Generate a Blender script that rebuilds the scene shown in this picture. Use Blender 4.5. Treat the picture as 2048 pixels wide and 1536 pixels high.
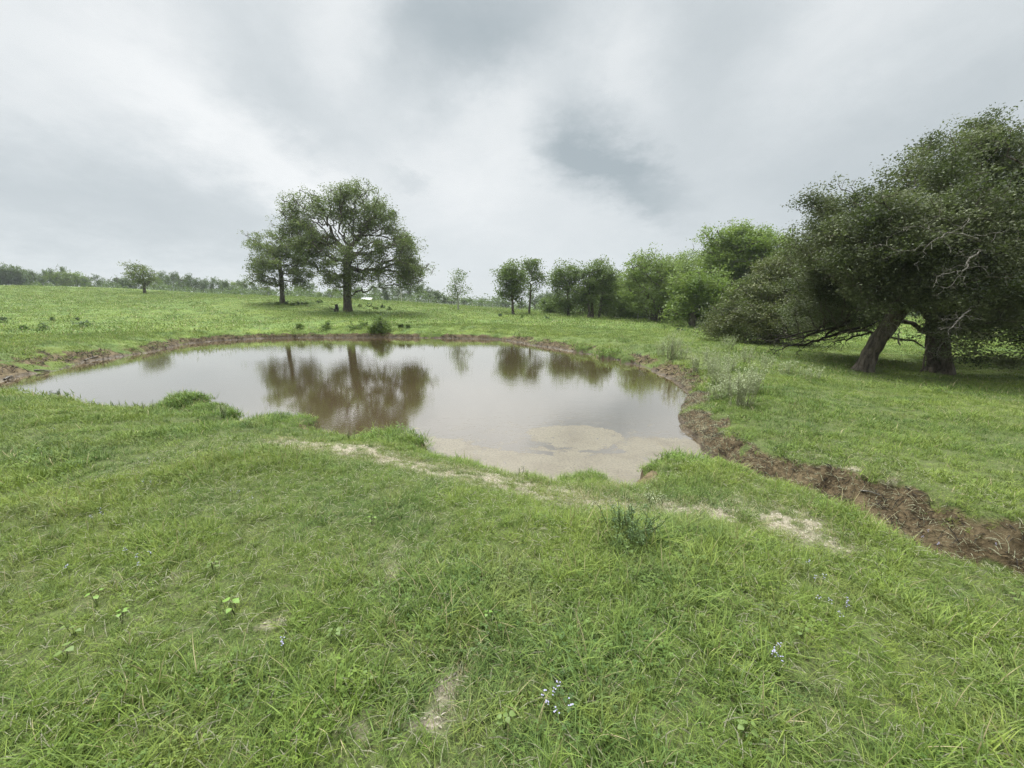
import bpy, math, random
import numpy as np
from mathutils import Vector
R = math.radians
rng = np.random.default_rng(7)
random.seed(7)
for o in list(bpy.data.objects): bpy.data.objects.remove(o)
scene = bpy.context.scene
C = scene.collection

# ------------------------------------------------------------------ camera
HAZE = 0.00035
ZC, PITCH, FPX = 2.3, R(11.45), 770.0          # eye height over the water, downward pitch, focal length in px of a 2048 frame
SP, CP = math.sin(PITCH), math.cos(PITCH)
cam = bpy.data.cameras.new('camera'); camo = bpy.data.objects.new('camera', cam); C.objects.link(camo)
camo.location = (0, 0, ZC); camo.rotation_euler = (R(90) - PITCH, 0, 0)
cam.sensor_width = 36; cam.lens = 36 * FPX / 2048; cam.clip_start = 0.05; cam.clip_end = 5000
scene.camera = camo

def ray(px, py):
    u, v = (px - 1024) / FPX, (768 - py) / FPX
    return (u, CP + v * SP, -SP + v * CP)
def atY(px, py, Y):                            # point on the sight line at distance Y
    d = ray(px, py); t = Y / d[1]
    return np.array([d[0] * t, Y, ZC + d[2] * t])
def atZ(px, py, z=0.0):
    d = ray(px, py); t = (z - ZC) / d[2]
    return np.array([d[0] * t, d[1] * t, z])

# ------------------------------------------------------------------ render settings, world, sun
scene.render.engine = 'CYCLES'
cy = scene.cycles
cy.max_bounces = 6; cy.diffuse_bounces = 3; cy.glossy_bounces = 3; cy.transmission_bounces = 3; cy.transparent_max_bounces = 8
cy.volume_bounces = 0
cy.use_denoising = True; cy.denoising_prefilter = 'NONE'; cy.denoising_input_passes = 'RGB_ALBEDO_NORMAL'
cy.caustics_reflective = False; cy.caustics_refractive = False
scene.view_settings.view_transform = 'Standard'; scene.view_settings.look = 'None'
scene.view_settings.exposure = 0.30; scene.view_settings.gamma = 1.0; scene.view_settings.use_curve_mapping = False

SUN_EL, SUN_AZ = R(66), R(-28)                 # azimuth from +Y towards +X
world = bpy.data.worlds.new('World'); scene.world = world; world.use_nodes = True

class NT:
    """tiny node helper"""
    def __init__(s, tree): s.t = tree; s.t.nodes.clear()
    def n(s, typ, **kw):
        nd = s.t.nodes.new(typ)
        for k, v in kw.items():
            if k == 'inp':
                for kk, vv in v.items():
                    sock = nd.inputs[kk]
                    if isinstance(vv, bpy.types.NodeSocket): s.t.links.new(vv, sock)
                    else: sock.default_value = vv
            else: setattr(nd, k, v)
        return nd
    def link(s, a, b): s.t.links.new(a, b)
    def math(s, op, a, b=0.0, c=0.0, clamp=False):
        return s.n('ShaderNodeMath', operation=op, use_clamp=clamp, inp={0: a, 1: b, 2: c}).outputs[0]
    def vmath(s, op, a, b=(0, 0, 0), scale=None):
        nd = s.n('ShaderNodeVectorMath', operation=op, inp={0: a, 1: b})
        if scale is not None:
            if isinstance(scale, bpy.types.NodeSocket): s.link(scale, nd.inputs['Scale'])
            else: nd.inputs['Scale'].default_value = scale
        return nd.outputs['Value'] if op in ('LENGTH', 'DOT_PRODUCT') else nd.outputs[0]
    def mix(s, f, a, b, blend='MIX'):
        nd = s.n('ShaderNodeMix', data_type='RGBA', blend_type=blend)
        for i, v in ((0, f), (6, a), (7, b)):
            if isinstance(v, bpy.types.NodeSocket): s.link(v, nd.inputs[i])
            else: nd.inputs[i].default_value = v if i == 0 else (tuple(v) + (1,) if len(v) == 3 else v)
        return nd.outputs[2]
    def noise(s, vec, scale, detail=3, rough=0.55, dist=0.0, out=0):
        return s.n('ShaderNodeTexNoise', inp={'Vector': vec, 'Scale': scale, 'Detail': detail, 'Roughness': rough, 'Distortion': dist}).outputs[out]
    def mr(s, v, a, b, c=0.0, d=1.0, smooth=False):
        return s.n('ShaderNodeMapRange', interpolation_type='SMOOTHSTEP' if smooth else 'LINEAR',
                   inp={0: v, 1: a, 2: b, 3: c, 4: d}).outputs[0]

w = NT(world.node_tree)
tc = w.n('ShaderNodeTexCoord'); dirv = w.vmath('NORMALIZE', tc.outputs['Generated'])
sep = w.n('ShaderNodeSeparateXYZ', inp={0: dirv})
dx, dy, dz = sep.outputs
az = w.math('ARCTAN2', dx, dy); el = w.math('ARCSINE', dz)
# cloud deck seen in perspective: flat plane coordinates
inv = w.math('DIVIDE', 1.0, w.math('ADD', w.math('ABSOLUTE', dz), 0.28))
plane = w.vmath('MULTIPLY', w.vmath('SCALE', dirv, scale=inv), (1, 1, 0.0))
ae = w.n('ShaderNodeCombineXYZ', inp={0: az, 1: el, 2: 0.0}).outputs[0]
nz = w.noise(plane, 1.9, 6, 0.62, 0.2, out=1)
warp = w.vmath('SCALE', w.vmath('SUBTRACT', nz, (0.5, 0.5, 0.5)), scale=0.13)
nzf = w.noise(plane, 5.5, 6, 0.66, 0.0, out=1)
warp2 = w.vmath('SCALE', w.vmath('SUBTRACT', nzf, (0.5, 0.5, 0.5)), scale=0.13)
aew = w.vmath('MULTIPLY', w.vmath('ADD', w.vmath('ADD', ae, warp), warp2), (1, 1, 0))
BLOBS = [  # px, py, radius across, radius up (degrees), turn, amount
    (500, 290, 13, 4.5, -28, .40), (690, 60, 5, 9, -25, .30), (60, 110, 16, 9, 0, .22), (930, 310, 11, 9, 0, .42), (1010, 195, 7, 4, 10, .30),
    (640, 350, 8, 5, -30, .30), (1230, 110, 7, 10, 35, .26), (1650, 90, 12, 8, 10, .22), (300, 60, 12, 10, 0, .15), (1060, 470, 22, 7, 0, .10), (160, 560, 22, 4, 0, .12),
    (1165, 280, 6.2, 5.6, -10, -.52), (1205, 318, 7.5, 5.5, -20, -.40), (1285, 368, 8, 3.6, -22, -.55), (1130, 300, 3.5, 2.5, 0, -.2), (880, 90, 9, 11, 25, -.55), (1010, 60, 11, 8, 0, -.36), (1440, 60, 9, 9, 30, -.38), (1120, 10, 9, 4, 0, -.25),
    (560, 190, 9, 6, -25, -.26), (820, 355, 3.2, 1.4, -20, -.28), (100, 390, 22, 8, 0, -.30), (1700, 330, 22, 9, 0, -.26), (1960, 170, 12, 10, 0, -.2),
    (330, 430, 12, 5, -10, -.16), (1480, 470, 16, 6, 0, -.12)]
acc = None
for (bx, by, ra, re_, rot, amp) in BLOBS:
    d = ray(bx, by); L = math.sqrt(sum(k * k for k in d))
    a0, e0 = math.atan2(d[0], d[1]), math.asin(d[2] / L)
    mp = w.n('ShaderNodeMapping', vector_type='TEXTURE', inp={0: aew, 1: (a0, e0, 0), 2: (0, 0, R(rot)), 3: (R(ra) * 1.5, R(re_) * 1.5, 1)})
    g = w.mr(w.vmath('LENGTH', mp.outputs[0]), 0.0, 1.0, amp, 0.0, smooth=True)
    acc = g if acc is None else w.math('ADD', acc, g)
aes = w.vmath('MULTIPLY', ae, (1.0, 1.7, 1.0))
soft = w.noise(w.vmath('ADD', aes, warp), 2.4, 6, 0.52, 0.3)
acc = w.math('ADD', acc, w.math('MULTIPLY', w.math('SUBTRACT', soft, 0.5), 0.40))
fine = w.noise(w.vmath('ADD', aes, warp), 6.5, 7, 0.62, 0.4)
acc = w.math('ADD', acc, w.math('MULTIPLY', w.math('SUBTRACT', fine, 0.5), 0.28))
acc = w.mr(acc, -0.85, 0.75, 0.0, 1.0)
ramp = w.n('ShaderNodeValToRGB', inp={0: acc}); cr = ramp.color_ramp
cr.elements[0].position = 0.0; cr.elements[0].color = (.335, .385, .412, 1)
cr.elements[1].position = 1.0; cr.elements[1].color = (.84, .85, .85, 1)
e = cr.elements.new(0.5); e.color = (.565, .602, .620, 1)
sky = w.n('ShaderNodeTexSky', sky_type='NISHITA', sun_disc=False, sun_elevation=SUN_EL, sun_rotation=SUN_AZ)
skyb = w.vmath('SCALE', sky.outputs[0], scale=0.06)
cloud = ramp.outputs[0]
# overcast sky: the deck is much brighter overhead, where the sun stands behind it
zen = w.mr(dz, 0.60, 0.97, 1.0, 3.2, smooth=True)
sdir = (math.cos(SUN_EL) * math.sin(SUN_AZ), math.cos(SUN_EL) * math.cos(SUN_AZ), math.sin(SUN_EL))
glow = w.mr(w.vmath('DOT_PRODUCT', dirv, sdir), 0.865, 0.995, 0.0, 17.0, smooth=True)
zen = w.math('ADD', zen, glow)
cloudz = w.vmath('SCALE', cloud, scale=zen)
tot = w.mix(0.94, skyb, cloudz)
bg = w.n('ShaderNodeBackground', inp={0: tot, 1: 1.0})
wo = w.n('ShaderNodeOutputWorld', inp={0: bg.outputs[0]})

sun = bpy.data.lights.new('sun', 'SUN'); so = bpy.data.objects.new('sun', sun); C.objects.link(so)
sun.energy = 1.5; sun.angle = R(11); sun.color = (1.0, .955, .88)
sd = Vector((math.cos(SUN_EL) * math.sin(SUN_AZ), math.cos(SUN_EL) * math.cos(SUN_AZ), math.sin(SUN_EL)))
so.rotation_euler = sd.to_track_quat('Z', 'Y').to_euler()
so['kind'] = 'structure'

# ------------------------------------------------------------------ helpers
def tag(o, label=None, cat=None, group=None, kind=None):
    for k, v in (('label', label), ('category', cat), ('group', group), ('kind', kind)):
        if v: o[k] = v
    return o
def empty(name, loc, label, cat, group=None):
    o = bpy.data.objects.new(name, None); C.objects.link(o); o.location = [float(k) for k in loc]
    o.empty_display_size = 0.3
    return tag(o, label, cat, group)
def mesh_np(name, V, F, mat=None, parent=None, attrs=None, smooth=False, link=True, origin=None):
    V = np.asarray(V, np.float32); F = np.asarray(F, np.int32)
    if origin is not None: V = V - np.asarray(origin, np.float32)
    me = bpy.data.meshes.new(name)
    k = F.shape[1]
    me.vertices.add(len(V)); me.vertices.foreach_set('co', V.ravel())
    me.loops.add(F.size); me.loops.foreach_set('vertex_index', F.ravel())
    me.polygons.add(len(F)); me.polygons.foreach_set('loop_start', np.arange(0, F.size, k, dtype=np.int32))
    me.polygons.foreach_set('loop_total', np.full(len(F), k, np.int32))
    if smooth: me.polygons.foreach_set('use_smooth', np.ones(len(F), bool))
    for an, arr in (attrs or {}).items():
        a = me.attributes.new(an, 'FLOAT', 'POINT'); a.data.foreach_set('value', np.asarray(arr, np.float32))
    me.update(calc_edges=True); me.validate()
    if mat: me.materials.append(mat)
    o = bpy.data.objects.new(name, me)
    if link: C.objects.link(o)
    if parent is not None: o.parent = parent
    if origin is not None and parent is None: o.location = [float(q) for q in origin]
    return o

def _h(ix, iy, s):
    n = (ix.astype(np.int64) * 374761393 + iy.astype(np.int64) * 668265263 + s * 974711) & 0x7fffffff
    n = ((n ^ (n >> 13)) * 1274126177) & 0x7fffffff
    return ((n ^ (n >> 16)) & 0xffff) / 65535.0
def vnoise(x, y, s=0):
    ix, iy = np.floor(x), np.floor(y); fx, fy = x - ix, y - iy
    fx = fx * fx * (3 - 2 * fx); fy = fy * fy * (3 - 2 * fy)
    a, b = _h(ix, iy, s), _h(ix + 1, iy, s); c, d = _h(ix, iy + 1, s), _h(ix + 1, iy + 1, s)
    return (a + (b - a) * fx) * (1 - fy) + (c + (d - c) * fx) * fy
def fbm(x, y, s=0, o=4):
    t, a, n = 0, 0.5, 0
    for i in range(o):
        t = t + a * vnoise(x * 2 ** i + 17.3 * i, y * 2 ** i - 9.1 * i, s + i); n += a; a *= 0.5
    return t / n - 0.5
def sstep(a, b, x):
    t = np.clip((x - a) / (b - a), 0, 1); return t * t * (3 - 2 * t)

# ------------------------------------------------------------------ terrain function
# broad lie of the land: (px, py, distance) sight points on the open ground
CTRL = [atY(*p) for p in [
    (0, 563, 80), (250, 573, 88), (500, 592, 95), (700, 600, 100), (850, 608, 100), (1000, 618, 98), (1200, 631, 88), (1330, 645, 62),
    (-300, 545, 75), (0, 620, 40), (250, 608, 46), (450, 612, 46), (565, 604, 50), (695, 624, 44), (1040, 628, 53), (1190, 636, 51), (1310, 642, 48), (1400, 658, 36),
    (250, 640, 33), (500, 650, 31), (750, 655, 29.5), (950, 655, 30), (0, 668, 21), (1150, 668, 26), (1300, 676, 22), (1500, 705, 15.0), (915, 617, 62)]]
CTRL += [np.array(p, float) for p in [
    (0, 0, .76), (-3, 1, .78), (3, .5, .72), (0, -6, .8), (-9, 0, .8), (9, -4, .6), (0, 2.6, .70), (-4, 4, .66), (-2.4, 4.6, .52), (-8, 7, .6), (-14, 10, .62), (-20, 13, .7), (2, 3.2, .52),
    (6, 5.5, .52), (6.2, 8, .50), (8, 6.2, .50), (9, 10, .38), (12, 12, .16), (14, 13.5, .16), (18, 16, .15), (22, 12, .2), (14, 22, .3), (26, 26, .3), (12, 4, .4), (40, 45, .7), (20, 36, .25), (60, 30, .9),
    (0, 27, .5), (-12, 26.5, .55), (9, 24, .5), (-22, 21, .7), (0, -40, .8), (-40, -20, 1.5), (40, -20, .4)]]
CTRL = np.array(CTRL)
def _U(r2): return np.where(r2 > 1e-9, 0.5 * r2 * np.log(np.maximum(r2, 1e-9)), 0)
def _fit(P, lam=0.6):
    n = len(P); S = P[:, :2] / 20.0
    K = _U(((S[:, None] - S[None]) ** 2).sum(-1)) + lam * 0.01 * np.eye(n)
    Q = np.hstack([np.ones((n, 1)), S]); A = np.zeros((n + 3, n + 3)); A[:n, :n] = K; A[:n, n:] = Q; A[n:, :n] = Q.T
    return np.linalg.solve(A, np.concatenate([P[:, 2], np.zeros(3)]))
_W = _fit(CTRL)
def base_z(x, y):
    n = len(CTRL); r = np.hypot(x, y); k = np.minimum(1, 118 / np.maximum(r, 1e-6))
    xs, ys = x * k / 20, y * k / 20
    S = CTRL[:, :2] / 20
    z = _W[n] + _W[n + 1] * xs + _W[n + 2] * ys
    for i in range(n): z = z + _W[i] * _U((xs - S[i, 0]) ** 2 + (ys - S[i, 1]) ** 2)
    z = z - 0.022 * np.maximum(r - 112, 0) * np.exp(-np.maximum(r - 112, 0) / 150)     # land falls away behind the crest
    return z

# pond outline: px, py on the water line, bank width in m, bare mud 0..1
POND = [(-70, 790, 1.4, .9), (0, 764, 1.3, 1.), (60, 750, 1.1, 1.), (110, 742, 1.2, .6), (178, 723, 1.5, 1.), (240, 713, 1.1, .8), (294, 706, .7, .4), (330, 697, .5, .9), (376, 687, .45, .9),
        (440, 681, .35, .9), (520, 677, .32, .9), (600, 675.5, .32, .9), (700, 675.5, .32, 1.), (780, 675, .4, .9), (860, 676, .32, .9), (940, 677.5, .3, .9), (1000, 679, .35, .9), (1030, 684, .7, .8),
        (1070, 691, .9, 1.), (1130, 700, .9, 1.), (1180, 709, .7, .7), (1220, 716, .7, .7), (1260, 725, .8, .9), (1300, 737, .8, .8), (1345, 762, .75, 1.), (1372, 785, .6, .9), (1366, 805, .6, 1.), (1352, 832, .5, .9), (1360, 858, .6, 1.),
        (1395, 876, .5, .9), (1412, 900, .4, 1.), (1440, 922, .35, 1.), (1432, 938, .3, .5), (1400, 938, .5, .2), (1345, 940, .5, .0), (1300, 945, .4, .6), (1282, 978, .3, 1.), (1250, 985, .5, .4),
        (1190, 976, .5, .1), (1130, 975, .6, .2), (1060, 958, .7, .2), (980, 940, .7, .1), (900, 926, .7, .1), (855, 905, .6, .2), (835, 893, .5, .1), (770, 892, .5, .1), (715, 886, .5, .3), (660, 878, .6, .2), (625, 870, .35, .8),
        (600, 856, .5, .1), (540, 858, .6, .1), (490, 865, .5, .2), (468, 855, .3, 1.), (440, 845, .6, .0), (390, 828, .8, .0), (330, 832, .8, .0), (300, 828, .6, .1), (260, 822, .8, .1), (190, 815, .8, .1), (130, 810, .7, .1), (80, 797, .6, .2), (20, 785, .6, .2)]
PW = np.array([atZ(p[0], p[1], 0.0)[:2] for p in POND]); PA = np.array([[p[2], p[3]] for p in POND])
def seg_dist(x, y, P, A, closed):
    n = len(P); best = np.full(x.shape, 1e18); at = [np.zeros(x.shape) for _ in range(A.shape[1])]; sgn = np.zeros(x.shape); inside = np.zeros(x.shape, bool); par = np.zeros(x.shape)
    cum = 0.0
    for i in range(n if closed else n - 1):
        a, b = P[i], P[(i + 1) % n]; e = b - a; L2 = e @ e; L = math.sqrt(L2)
        t = np.clip(((x - a[0]) * e[0] + (y - a[1]) * e[1]) / L2, 0, 1)
        ddx, ddy = x - a[0] - t * e[0], y - a[1] - t * e[1]; d2 = ddx * ddx + ddy * ddy
        m = d2 < best; best = np.where(m, d2, best)
        for k in range(A.shape[1]): at[k] = np.where(m, A[i, k] * (1 - t) + A[(i + 1) % n, k] * t, at[k])
        sgn = np.where(m, np.sign(e[0] * ddy - e[1] * ddx), sgn); par = np.where(m, cum + t * L, par); cum += L
        if closed:
            c = (a[1] > y) != (b[1] > y)
            with np.errstate(divide='ignore', invalid='ignore'):
                inside ^= c & (x < (b[0] - a[0]) * (y - a[1]) / (b[1] - a[1] + 1e-12) + a[0])
    return np.sqrt(best), at, sgn, inside, par
# drainage ditch leaving the pond: px, py, assumed z, floor z, half width
DITCH = [(1425, 922, 0, -.10, .10), (1500, 968, 0, -.03, .08), (1600, 1014, .0, -.02, .08), (1700, 1060, .02, .0, .09), (1800, 1112, .06, .04, .11), (1900, 1155, .12, .08, .13), (2048, 1192, .16, .12, .16), (2300, 1265, .2, .2, .2), (2700, 1370, .4, .35, .2)]
DW = np.array([atZ(p[0], p[1], p[2])[:2] for p in DITCH]); DA = np.array([[p[3], p[4]] for p in DITCH])
PATH = np.array([atZ(*p)[:2] for p in [(590, 898, .3), (700, 918, .3), (850, 948, .3), (1000, 978, .3), (1120, 1005, .3), (1240, 1030, .33), (1330, 1038, .35), (1420, 1048, .35), (1500, 1058, .38), (1580, 1078, .4)]])
PATHA = np.array([[w_] for w_ in (.06, .17, .22, .22, .22, .14, .14, .20, .20, .04)])
BARE = [(750, 1165, .16, .16), (775, 1130, .10, .12), (890, 1400, .12, .10), (700, 1510, .09, .07), (870, 1500, .11, .07), (935, 1345, .06, .06), (1700, 915, .16, .10), (1760, 940, .25, .08), (1210, 1000, .12, .1), (420, 1130, .1, .06), (560, 1290, .10, .05), (1560, 1500, .05, .05)]
BAREW = [(*atZ(p[0], p[1], .6)[:2], p[2], p[3]) for p in BARE]
# hummocks of lush grass on the near shore: px, py, z, radius, height, lushness
HUM = [(375, 815, .3, .32, .26, 1.), (430, 838, .25, .28, .20, 1.), (330, 822, .25, .22, .08, .6), (560, 850, .2, .30, .20, .9), (600, 846, .2, .2, .10, .8), (790, 882, .15, .26, .20, 1.), (750, 880, .15, .2, .08, .8), (1180, 962, .1, .20, .07, .8),
       (1380, 932, .2, .30, .18, .9), (1330, 938, .15, .2, .10, .8), (1440, 950, .2, .25, .08, .7), (1130, 700, .3, .5, .1, 0), (1160, 695, .3, .45, .16, .8), (1200, 704, .3, .5, .16, .8), (1245, 712, .3, .45, .14, .7), (1090, 688, .3, .5, .1, .5), (1290, 722, .3, .4, .1, .5),
       (1420, 775, .3, .3, .05, .9), (110, 800, .3, .4, .1, .3), (410, 670, .5, .9, .12, .6), (350, 686, .4, .7, .16, .6), (290, 694, .4, .8, .12, .6), (620, 664, .5, .9, .1, .5), (740, 668, .4, .8, .1, .6)]
HUMW = [(*atZ(p[0], p[1], p[2])[:2], p[3], p[4], p[5]) for p in HUM]

# steep sided turf mounds standing at the water's edge: px, py, radius, height
MOUND = [(368, 816, .46, .30), (415, 830, .44, .24), (330, 826, .34, .20), (448, 846, .26, .20), (555, 850, .46, .19), (600, 852, .30, .20), (790, 888, .36, .22), (745, 888, .28, .17), (828, 895, .20, .17), (1180, 972, .26, .15), (1140, 972, .22, .12), (1355, 942, .30, .24), (1305, 952, .16, .20), (1400, 945, .24, .2),
         (1165, 702, .4, .34), (1215, 713, .4, .32), (1255, 723, .3, .28)]
MOUNDW = [(*atZ(p[0], p[1], .05)[:2], p[2], p[3]) for p in MOUND]

def terrain(x, y):
    """height and surface kinds (mud, dry, lush, wet) at arrays x, y"""
    x = np.asarray(x, float); y = np.asarray(y, float)
    z = base_z(x, y)
    r = np.hypot(x, y)
    z = z + 0.05 * fbm(x / 1.7, y / 1.7, 3) + 0.035 * fbm(x / .45, y / .45, 9, 3) * (r < 60) + 0.25 * fbm(x / 14, y / 14, 21, 3) * sstep(20, 50, r)
    mud = np.zeros(x.shape); dry = np.zeros(x.shape); lush = np.zeros(x.shape)
    near = r < 60
    xn, yn, zn = x[near], y[near], z[near]
    # ragged shoreline
    jit = 0.26 * fbm(xn / .8, yn / .8, 31, 3) + 0.16 * fbm(xn / .22, yn / .22, 41, 3)
    dist, (bw, bm), _, ins, _ = seg_dist(xn, yn, PW, PA, True)
    rs = np.hypot(xn, yn); js = sstep(8, 22, rs) * 1.0 + .7
    sd_ = np.where(ins, -dist, dist) + jit * js
    for hx, hy, hr, hh, hl in HUMW:
        g = np.exp(-(((xn - hx) ** 2 + (yn - hy) ** 2) / (hr * hr)))
        zn = zn + hh * g; lush_n = hl * g
        if 'L' not in locals() or L is None: L = lush_n
        else: L = np.maximum(L, lush_n)
    bw = bw * (0.8 + 1.1 * (fbm(xn / 1.1, yn / 1.1, 55, 2) + .25))
    dome = np.full(xn.shape, -9.); hmask = np.zeros(xn.shape)
    for hx, hy, hr, hh in MOUNDW:
        q = ((xn - hx) ** 2 + (yn - hy) ** 2) / (hr * hr) * (1 + .9 * fbm(xn / .25, yn / .25, 77, 3))
        h_ = hh * np.sqrt(np.clip(1.15 - q, 0, 1)); dome = np.maximum(dome, np.where(q < 1.15, h_, -9)); hmask = np.maximum(hmask, (q < 1.0) * 1.0)
    L = np.maximum(L, hmask)
    t = np.clip(sd_ / np.maximum(bw, .12), 0, 1)
    steep = bm[...] > .45
    prof = np.where(steep, t ** .8 * (1.35 - .35 * t), t * t * (3 - 2 * t) * .25 + .75 * (1 - (1 - t) ** 1.6))
    lip = np.where(steep, .27 + .10 * fbm(xn / .9, yn / .9, 57, 2), .22)
    zo = prof * (np.minimum(zn, lip) + np.maximum(zn - lip, 0) * sstep(-.2, 2.2, sd_))
    bm = np.clip(bm - 1.5 * np.maximum(np.where(yn > 14, fbm(xn / 1.3, yn / 1.3, 59, 5) - .03, fbm(xn / .7, yn / .7, 59, 3)) - .02, 0) * 2.4, 0, 1)
    rough = fbm(xn / .16, yn / .16, 61, 4)
    bankm = sstep(0, .02, sd_) * (1 - sstep(.70, .90, sd_ / np.maximum(bw, .12) + .8 * fbm(xn / .3, yn / .3, 71, 3))) * np.clip(bm * 1.2, 0, 1)
    bankm = np.maximum(bankm, (sd_ < .03) * 1.0)
    zo = zo + rough * .22 * bankm * sstep(0, .08, sd_)
    zi = -0.03 + np.maximum(sd_ * 0.35, -.5)
    zn2 = np.where(sd_ > 0, zo, zi)
    bankm = np.where(dome > zn2, (dome < .10) * 1.0 * (dome > -1), bankm)
    zn2 = np.maximum(zn2, dome)
    # wide transition back to the natural ground
    # ditch
    dd, (fz, hw), sg, _, par = seg_dist(xn, yn, DW, DA, False)
    j2 = .08 * fbm(xn / .3, yn / .3, 81, 3)
    right = sg > 0      # far (muddy) side
    ddn = dd + j2
    rise = np.where(right, np.maximum(ddn - hw, 0) * 1.25, np.maximum(ddn - hw, 0) * .9)
    zd = fz + rise + rough * .20 * (right & (ddn < .5))
    dz_ = zn2 - zd
    inz = (dz_ > 0) & (sd_ > -.02) & (dome < -1)
    zn2 = np.where(inz, zd, zn2)
    md = np.clip(1 - sstep(.32, .55, ddn + .25 * fbm(xn / .35, yn / .35, 91, 3)), 0, 1) * right + (~right) * (1 - sstep(.02, .08, ddn - hw))
    md = md * (1 - .9 * sstep(.10, .18, fbm(xn / .38, yn / .38, 171, 3)) * (ddn > hw + .04))
    bankm = np.maximum(bankm, np.where(sd_ > -.05, md, 0))
    # worn dry strip along the near shore
    dp, (pw_,), _, _, _ = seg_dist(xn + .35 * fbm(xn / .6, yn / .6, 151, 3), yn + .30 * fbm(xn / .5, yn / .5, 161, 3), PATH, PATHA, False)
    dry_n = .92 * (1 - sstep(.2, 1.6, dp / pw_ + 1.5 * fbm(xn / .14, yn / .14, 101, 3) + 2.6 * np.maximum(fbm(xn / .5, yn / .5, 103, 2) + .05, -.1)))
    dry_b = .72 * (1 - sstep(.12, .55, dp + .35 * fbm(xn / .4, yn / .4, 107, 3))) * (.3 + .7 * sstep(-.15, .08, fbm(xn / .09, yn / .09, 109, 2)))
    for bx, by, rx, ry in BAREW:
        q = np.sqrt(((xn - bx) / rx) ** 2 + ((yn - by) / ry) ** 2) + 1.8 * fbm(xn / .08, yn / .08, 111, 3)
        dry_n = np.maximum(dry_n, .85 * (1 - sstep(.2, 1.5, q)))
    dry_n = np.maximum(dry_n, .40 * sstep(.20, .34, fbm(xn / .5, yn / .5, 131, 3)))
    dry_n = dry_n * (.25 + .75 * sstep(-.06, .12, fbm(xn / .22, yn / .22, 141, 4)))
    dry_n = np.maximum(dry_n, dry_b)
    z[near] = zn2; mud[near] = bankm; dry[near] = dry_n * (1 - bankm); lush[near] = L * (1 - .7 * bankm)
    return z, mud, dry, lush

# ------------------------------------------------------------------ materials
def newmat(name):
    m = bpy.data.materials.new(name); m.use_nodes = True; return m, NT(m.node_tree)

def grass_colour(t, pos, dryf=None, fine=None):
    """meadow palette by place, the same for blades and the turf below"""
    a = t.noise(pos, .23, 4, .6); b = t.noise(pos, .9, 3, .6); c = t.noise(pos, 3.6, 3, .6)
    e_ = t.noise(pos, 1.7, 4, .65)
    col = t.mix(t.mr(a, .40, .60), (.116, .190, .029), (.182, .245, .038))
    col = t.mix(t.mr(b, .46, .62, 0, .85), col, (.076, .145, .036))
    col = t.mix(t.mr(c, .50, .70, 0, .6), col, (.205, .255, .046))
    col = t.mix(t.mr(e_, .52, .68, 0, .55), col, (.205, .218, .080))
    return col

M = {}
def leaf_mat(name, c1, c2, c3, trans=.32, rough=.5, spec=.3, nscale=.8):
    m, t = newmat(name)
    tint = t.n('ShaderNodeAttribute', attribute_name='tint').outputs['Fac']
    obj = t.n('ShaderNodeTexCoord').outputs['Object']
    n = t.noise(obj, nscale, 2, .5)
    col = t.mix(tint, c1, c2); col = t.mix(t.mr(n, .45, .7), col, c3)
    p = t.n('ShaderNodeBsdfPrincipled', inp={'Base Color': col, 'Roughness': rough, 'Specular IOR Level': spec})
    tr = t.n('ShaderNodeBsdfTranslucent', inp={0: t.mix(.5, col, (.2, .3, .04), 'MIX')})
    mx = t.n('ShaderNodeMixShader', inp={0: trans, 1: p.outputs[0], 2: tr.outputs[0]})
    t.n('ShaderNodeOutputMaterial', inp={0: mx.outputs[0]}); M[name] = m; return m
leaf_mat('oak_leaf', (.075, .098, .032), (.175, .210, .075), (.20, .23, .09))
leaf_mat('near_oak_leaf', (.036, .044, .024), (.150, .168, .086), (.19, .20, .11), trans=.2, spec=.2, rough=.55)
leaf_mat('scrub_leaf', (.062, .076, .030), (.150, .165, .064), (.19, .195, .078), trans=.22)
leaf_mat('dark_leaf', (.080, .118, .034), (.160, .215, .062), (.19, .24, .08))
leaf_mat('bright_leaf', (.110, .168, .036), (.205, .275, .064), (.25, .31, .085), trans=.4)
leaf_mat('pale_leaf', (.135, .195, .042), (.250, .320, .090), (.28, .34, .12), trans=.4)
leaf_mat('far_leaf', (.070, .105, .050), (.13, .17, .080), (.16, .195, .10))  # greyed leaf tones: distance haze painted into the colour
leaf_mat('weed_leaf', (.10, .16, .04), (.20, .27, .07), (.17, .24, .06), trans=.35)
leaf_mat('lime_leaf', (.15, .27, .045), (.24, .37, .07), (.21, .33, .07), trans=.35)
leaf_mat('grey_weed', (.26, .31, .15), (.52, .55, .34), (.42, .45, .26), trans=.2)
leaf_mat('feather', (.08, .135, .045), (.14, .21, .085), (.13, .19, .07), trans=.2)
leaf_mat('dark_weed', (.06, .10, .042), (.10, .15, .065), (.12, .16, .08), trans=.2)

def bark_mat(name, c1, c2, sc=6):
    m, t = newmat(name)
    obj = t.n('ShaderNodeTexCoord').outputs['Object']
    st = t.vmath('MULTIPLY', obj, (1, 1, .22))
    n = t.noise(st, sc * 2.2, 6, .7, .5); n2 = t.noise(obj, sc * .35, 3)
    col = t.mix(t.mr(n, .35, .65), c1, c2); col = t.mix(t.mr(n2, .5, .75, 0, .35), col, (.16, .17, .12))
    b = t.n('ShaderNodeBump', inp={'Strength': 1.0, 'Distance': .09, 'Height': n})
    p = t.n('ShaderNodeBsdfPrincipled', inp={'Base Color': col, 'Roughness': .9, 'Normal': b.outputs[0], 'Specular IOR Level': .15})
    t.n('ShaderNodeOutputMaterial', inp={0: p.outputs[0]}); M[name] = m
bark_mat('bark', (.055, .045, .036), (.17, .145, .115)); bark_mat('bark_near', (.028, .023, .017), (.19, .16, .125), 4)
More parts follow.
